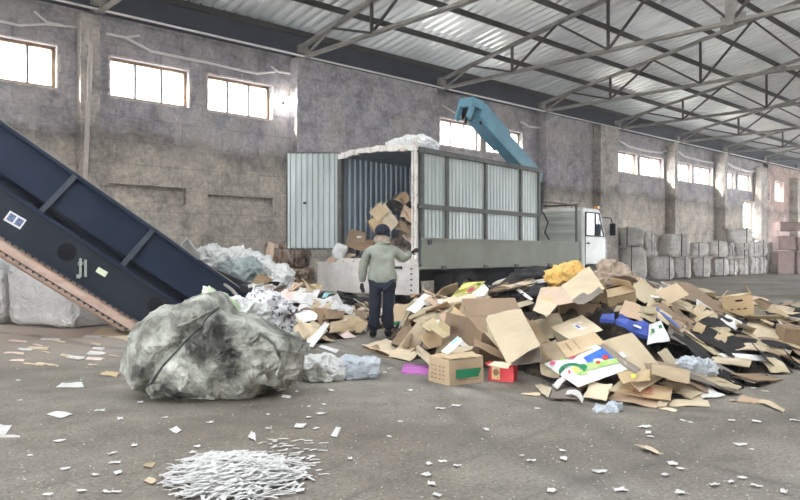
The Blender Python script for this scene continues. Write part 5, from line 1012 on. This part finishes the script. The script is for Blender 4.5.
# ---- big bags along the wall
rows = [(619, 645, 247, 0, 'lowest big bag at the pillar beside the truck cab', -.2), (619, 643, 227, 1, 'top big bag at the pillar beside the truck cab', -.25), (644, 655, 248, 0, 'narrow lower bag squeezed behind the bag with the dark strap', 0), (643, 654, 231, 1, 'narrow upper bag squeezed beside the topmost bag at the pillar', 0),
        (648, 672, 257, 2, 'single wide bag standing forward on the floor near the truck cab', .25), (673, 689, 257, 0, 'lower bag under the tilted bag with a white top', .1), (663, 688, 234, 1, 'tilted upper bag with a white top by the second pillar', .1), (691, 709, 258, 0, 'lower bag just past the tilted bag', 0), (690, 707, 243, 1, 'upper bag just past the tilted bag', -.1),
        (711, 727, 259, 0, 'lower bag below the broad upper bag at the third pillar', .1), (708, 726, 241, 1, 'broad upper bag at the third pillar', -.1), (727, 735, 259, 0, 'narrow sagging bag on the floor at the third pillar', 0), (727, 732, 242, 1, 'narrow upper bag at the third pillar', 0),
        (736, 746, 258, 0, 'lower bag under the tallest stack below the arched opening', 0), (733, 746, 243, 1, 'middle bag in the tallest stack below the arched opening', .1), (728, 752, 228, 3, 'topmost bag of the tallest stack below the arched opening', .15), (747, 756, 257, 0, 'lower bag beside the tallest stack', 0), (746, 755, 242, 1, 'upper bag beside the tallest stack', 0),
        (756, 764, 257, 0, 'lower bag second from the end of the row', 0), (754, 765, 240, 1, 'upper bag second from the end of the row', 0), (765, 772, 257, 0, 'lower bag at the end of the row', 0), (766, 773, 242, 1, 'upper bag at the end of the row', 0)]
for i, (a, b_, yt, lv, l, st) in enumerate(rows):
    wx = wall_x((a+b_)/2); Zw = Vector((wx, D, 0)).dot(V); Z = Zw-(3.3 if lv in (2, 3) else 2.4 if b_-a > 14 else 2.0); yb = {0: None, 2: None, 1: 257 if a != 619 else 247, 3: 243}[lv]
    zb = 0 if yb is None else CH+(HZ-yb)/F*Z
    bale('big_bag', a, b_, yt, Z, l+', grey white', m=bale_m, seed=70+i, dep=.9, power=.42, grp='big bags along the wall', amp=.07, zb=max(zb, 0), straps=st or .05, res=14, yaw=random.uniform(-.15, .15), cat='bag')
for i, (a, b_, yt, zb, l) in enumerate(((775, 792, 251, 0, 'lower pinkish block pallet at the end of the bag row'), (776, 793, 236, 1.45, 'middle pinkish block pallet at the end of the bag row'), (778, 800, 222, 2.6, 'upper pinkish block pallet at the end of the bag row'), (794, 812, 252, 0, 'lower dark pallet cut by the edge of the photo'), (795, 812, 237, 1.40, 'upper dark pallet cut by the edge of the photo'))):
    bale('stacked_pallet', a, b_, yt, 43.0, l, m=brick_pk, seed=90+i, dep=.8, power=.12, amp=.02, zb=zb, straps=False, res=10, cat='pallet', grp='block pallets by the far wall')
# ---- litter on the floor
random.seed(5)
def scrap(label, m, pts, grp=None, name='paper_scrap', cat='paper', t=.004, **k):
    c = [gp(x, y, .008) for x, y in pts]; SEED[0] += 1; vs, fs, n = patchmesh(c, t=t, na=4, nb=3, wob=k.pop('wob', .006), seed=SEED[0], **k); o = MB().add(vs, fs).build(name, m); recentre(o); o.location.z = max(o.location.z, .003); return tag(o, label, cat, grp)
scrap('white paper sheet with a small card on it, before the large wrapped bale', paper, [(56, 387), (84, 387), (82, 383), (62, 383)]); scrap('square white sheet alone on the bare floor', paper, [(47, 414), (62, 418), (73, 414), (58, 411)])
scrap('white sheet cut by the edge of the photo', paper, [(-8, 430), (3, 437), (12, 426), (-4, 424)]); scrap('small white torn sheet between the square sheet and the shredded paper', paper, [(169, 430), (177, 433), (182, 430), (176, 427)])
o = sheet('white card with yellow rim cut by the bottom corner of the photo', WC, [(-22, 505), (8, 503), (20, 496), (-2, 477)], lift=.03, name='printed_card', prints=[(print_yellow, [rect(.8, 0, 1, 1), rect(0, .85, 1, 1)]), (dark_m, [rect(.35, .2, .62, .55)])], t=.012)
scrap('cream card on the floor before the wrapped bale', K, [(100, 374), (116, 377), (120, 373), (106, 371)]); scrap('brown splinter on the floor close to the shredded paper', K, [(143, 466), (152, 468), (156, 463), (148, 463)]); scrap('torn brown white scrap beside the shredded paper', KL, [(141, 482), (152, 484), (158, 481), (150, 477)], torn=.2)
scrap('white scrap standing on its corner above the shredded paper', paper, [(248, 437), (256, 441), (255, 433), (251, 432)]); scrap('long flat white splinter before the small sack', paper, [(281, 397), (290, 398), (292, 396), (283, 395)]); scrap('white strip on the floor behind the clear bags', paper, [(318, 347), (336, 353), (339, 350), (322, 345)])
scrap('broken white piece lying between the sacks and the printed cartons, on open floor', paper, [(294, 427), (303, 428), (307, 424), (296, 424)]); scrap('white comb shaped scrap on the open floor', paper, [(331, 436), (337, 437), (341, 428), (336, 427)])
scrap('clump of brown torn card on the floor in front of the heap', KL, [(633, 447), (664, 458), (666, 454), (640, 445)], torn=.25, wob=.02); scrap('thin brown white strip on the floor just below the carton with red letters', KL, [(658, 408), (676, 412), (678, 410), (662, 406)])
scrap('thin pale strip on the floor before the grey standing panel', KL, [(521, 394), (540, 396), (541, 393), (524, 393)])
bpy.data.objects[-1] if False else None
for i in range(26):
    px = random.uniform(4, 118); py = random.uniform(333, 366); w_ = random.uniform(4, 13); h_ = random.uniform(1, 2.2); s_ = random.uniform(-1, 1)
    scrap('flat pale splinter of card in the floor litter below the large wrapped bale', random.choice((paper, kraft_l, paper_pk, kraft_l)), [(px-w_, py+s_), (px+w_*.8, py+h_), (px+w_, py-s_), (px-w_*.6, py-h_)], grp='card splinters below the wrapped bale', name='card_splinter', cat='card', torn=.1)
g = 'small white scraps strewn over the floor'
plist = [(18, 380), (115, 462), (118, 472), (95, 474), (106, 491), (116, 491), (48, 494), (82, 490), (112, 453), (193, 452), (197, 446), (274, 381), (281, 390), (297, 391), (309, 406), (324, 404), (331, 390), (268, 414), (269, 428), (309, 417), (316, 428), (321, 413), (275, 441), (389, 436), (440, 408), (456, 405), (486, 429), (429, 463), (442, 461), (427, 474), (457, 465), (432, 483), (437, 494), (522, 455), (531, 460), (563, 450), (564, 458), (537, 408), (599, 471), (605, 390), (410, 390), (645, 426), (683, 420), (690, 422), (650, 436), (648, 432), (732, 420), (757, 421), (740, 444), (752, 449), (672, 463), (681, 468), (742, 477), (731, 481), (756, 485), (784, 491), (795, 420), (665, 474), (714, 484), (680, 492), (608, 397), (754, 388), (766, 391), (600, 347), (373, 369), (385, 372), (390, 368), (400, 421), (350, 458), (300, 490), (551, 490), (620, 489), (210, 422), (165, 417), (120, 418), (60, 440), (30, 455), (65, 468), (134, 445), (20, 400), (140, 402), (100, 410)]
pr = []
for i, (px, py) in enumerate(plist):
    if i < 10:
        a = random.uniform(.02, .05); b_ = random.uniform(.015, .035); c = [Vector((-a, -b_, 0)), Vector((a, -b_*.7, 0)), Vector((a*.8, b_, 0)), Vector((-a*.7, b_, 0))]; vs, fs, n = patchmesh(c, t=.003, na=4, nb=3, wob=.012, seed=i, torn=.15); o = MB().add(vs, fs).build('paper_scrap', paper); pr.append(o)
    else: o = pr[i % 10].copy(); COL.objects.link(o)
    o.location = gp(px, py, .012); o.rotation_euler = (0, 0, random.uniform(0, 6)); k_ = random.uniform(.6, 1.15); o.scale = (k_, k_, k_*.5); tag(o, 'thumb sized white paper scrap lying alone on the bare floor', 'paper', g)
# shredded paper and crumbs: uncountable
random.seed(9); mb = MB()
cx = gp(238, 478); a0 = to_xz(cx)
def strip(X, Z, L, w, yaw, z, curl):
    d = RT*cos(yaw)+V*sin(yaw); s_ = RT*-sin(yaw)+V*cos(yaw); p = vw(X, Z, z); n = 4; vs = []
    for i in range(n+1): t = i/n-.5; q = p+d*L*t+s_*curl*L*(t*t)+UP*(.008*sin(i*1.7+X*50)*L*3+.004); vs += [q-s_*w/2, q+s_*w/2]
    mb.add(vs, [(2*i, 2*i+2, 2*i+3, 2*i+1) for i in range(n)])
for i in range(1500):
    px = random.gauss(232, 36); py = 477+random.gauss(0, 14)-(px-230)*.10
    if not 160 < px < 322 or py < 448 or ((px-236)/78)**2+((py-478)/28)**2 > .85: continue
    X, Z = to_xz(gp(px, py)); r = max(0, 1-((px-236)/75)**2-((py-478)/26)**2); strip(X, Z, random.uniform(.05, .16), random.uniform(.010, .022), random.gauss(.5, .8), .005+random.random()*.07*r, random.uniform(-.4, .4))
for i in range(60):
    px = random.uniform(262, 326); py = random.uniform(440, 476); X, Z = to_xz(gp(px, py)); strip(X, Z, random.uniform(.03, .08), random.uniform(.012, .022), random.uniform(-.3, 1.2), .006, random.uniform(-.6, .6))
tag(mb.build('shredded_paper', paper), 'heap of white shredded paper strips on the bare floor before the dirty sack', 'shredded paper', kind='stuff')
mb = MB()
for i in range(1500):
    px = random.uniform(-30, 830); py = 262+240*random.random()**.8
    if py < 300 and px < 620: continue
    X, Z = to_xz(gp(px, py)); s = random.uniform(.002, .007)*(1 if py > 330 else 2.2); p = vw(X, Z, s*.4); mb.box(p, (s*random.uniform(1, 2.5), s, s*.8), Matrix.Rotation(random.uniform(0, 3), 3, 'Z'))
tag(mb.build('floor_crumbs', mat('crumbs', (.32, .30, .27), (.6, .58, .54), scale=30)), 'fine pale crumbs and grit strewn over the concrete floor', 'litter', kind='stuff')
# ================================================================ LIGHT, CAMERA
w = bpy.data.worlds.new('sky'); SC.world = w; w.use_nodes = True; nt = w.node_tree; bg = nt.nodes['Background']; tcw = nt.nodes.new('ShaderNodeTexCoord'); sxw = nt.nodes.new('ShaderNodeSeparateXYZ'); nt.links.new(tcw.outputs['Generated'], sxw.inputs[0])
rw = nt.nodes.new('ShaderNodeValToRGB'); nt.links.new(sxw.outputs[2], rw.inputs[0]); rw.color_ramp.elements[0].color = (.93, .96, 1, 1); rw.color_ramp.elements[1].color = (.80, .88, 1, 1); rw.color_ramp.elements[0].position = 0
nt.links.new(rw.outputs[0], bg.inputs[0]); bg.inputs[1].default_value = 9.0
sl = bpy.data.lights.new('sun', 'SUN'); sl.energy = 18; sl.angle = R(3); sl.color = (1, .93, .80); so_ = bpy.data.objects.new('sun', sl); COL.objects.link(so_); so_.rotation_euler = Vector((-.9, .30, .36)).to_track_quat('Z', 'Y').to_euler(); so_.location = (-30, 40, 30)
hzm = bpy.data.materials.new('dusty_air'); hzm.use_nodes = True; nt = hzm.node_tree; nt.nodes.remove(nt.nodes['Principled BSDF']); vs_ = nt.nodes.new('ShaderNodeVolumeScatter'); vs_.inputs['Color'].default_value = (1, .98, .97, 1); vs_.inputs['Density'].default_value = .0035; vs_.inputs['Anisotropy'].default_value = .35; nt.links.new(vs_.outputs[0], nt.nodes['Material Output'].inputs['Volume'])
tag(MB().box((38.5, 6.9, 3.79), (90.8, 20.2, 7.5)).build('haze', hzm), 'thin dusty haze filling the hall, thickest towards its far end', 'haze', kind='stuff')
cd = bpy.data.cameras.new('camera'); cd.sensor_width = 36; cd.lens = 36*F/800; cd.shift_y = 3/800; cd.clip_end = 300; cam = bpy.data.objects.new('camera', cd); COL.objects.link(cam); cam.location = CAM; cam.rotation_euler = (pi/2, 0, TH-pi/2); SC.camera = cam
SC.view_settings.view_transform = 'Standard'; SC.view_settings.look = 'None'; SC.view_settings.exposure = 1.15; SC.view_settings.gamma = 1; SC.view_settings.use_curve_mapping = False
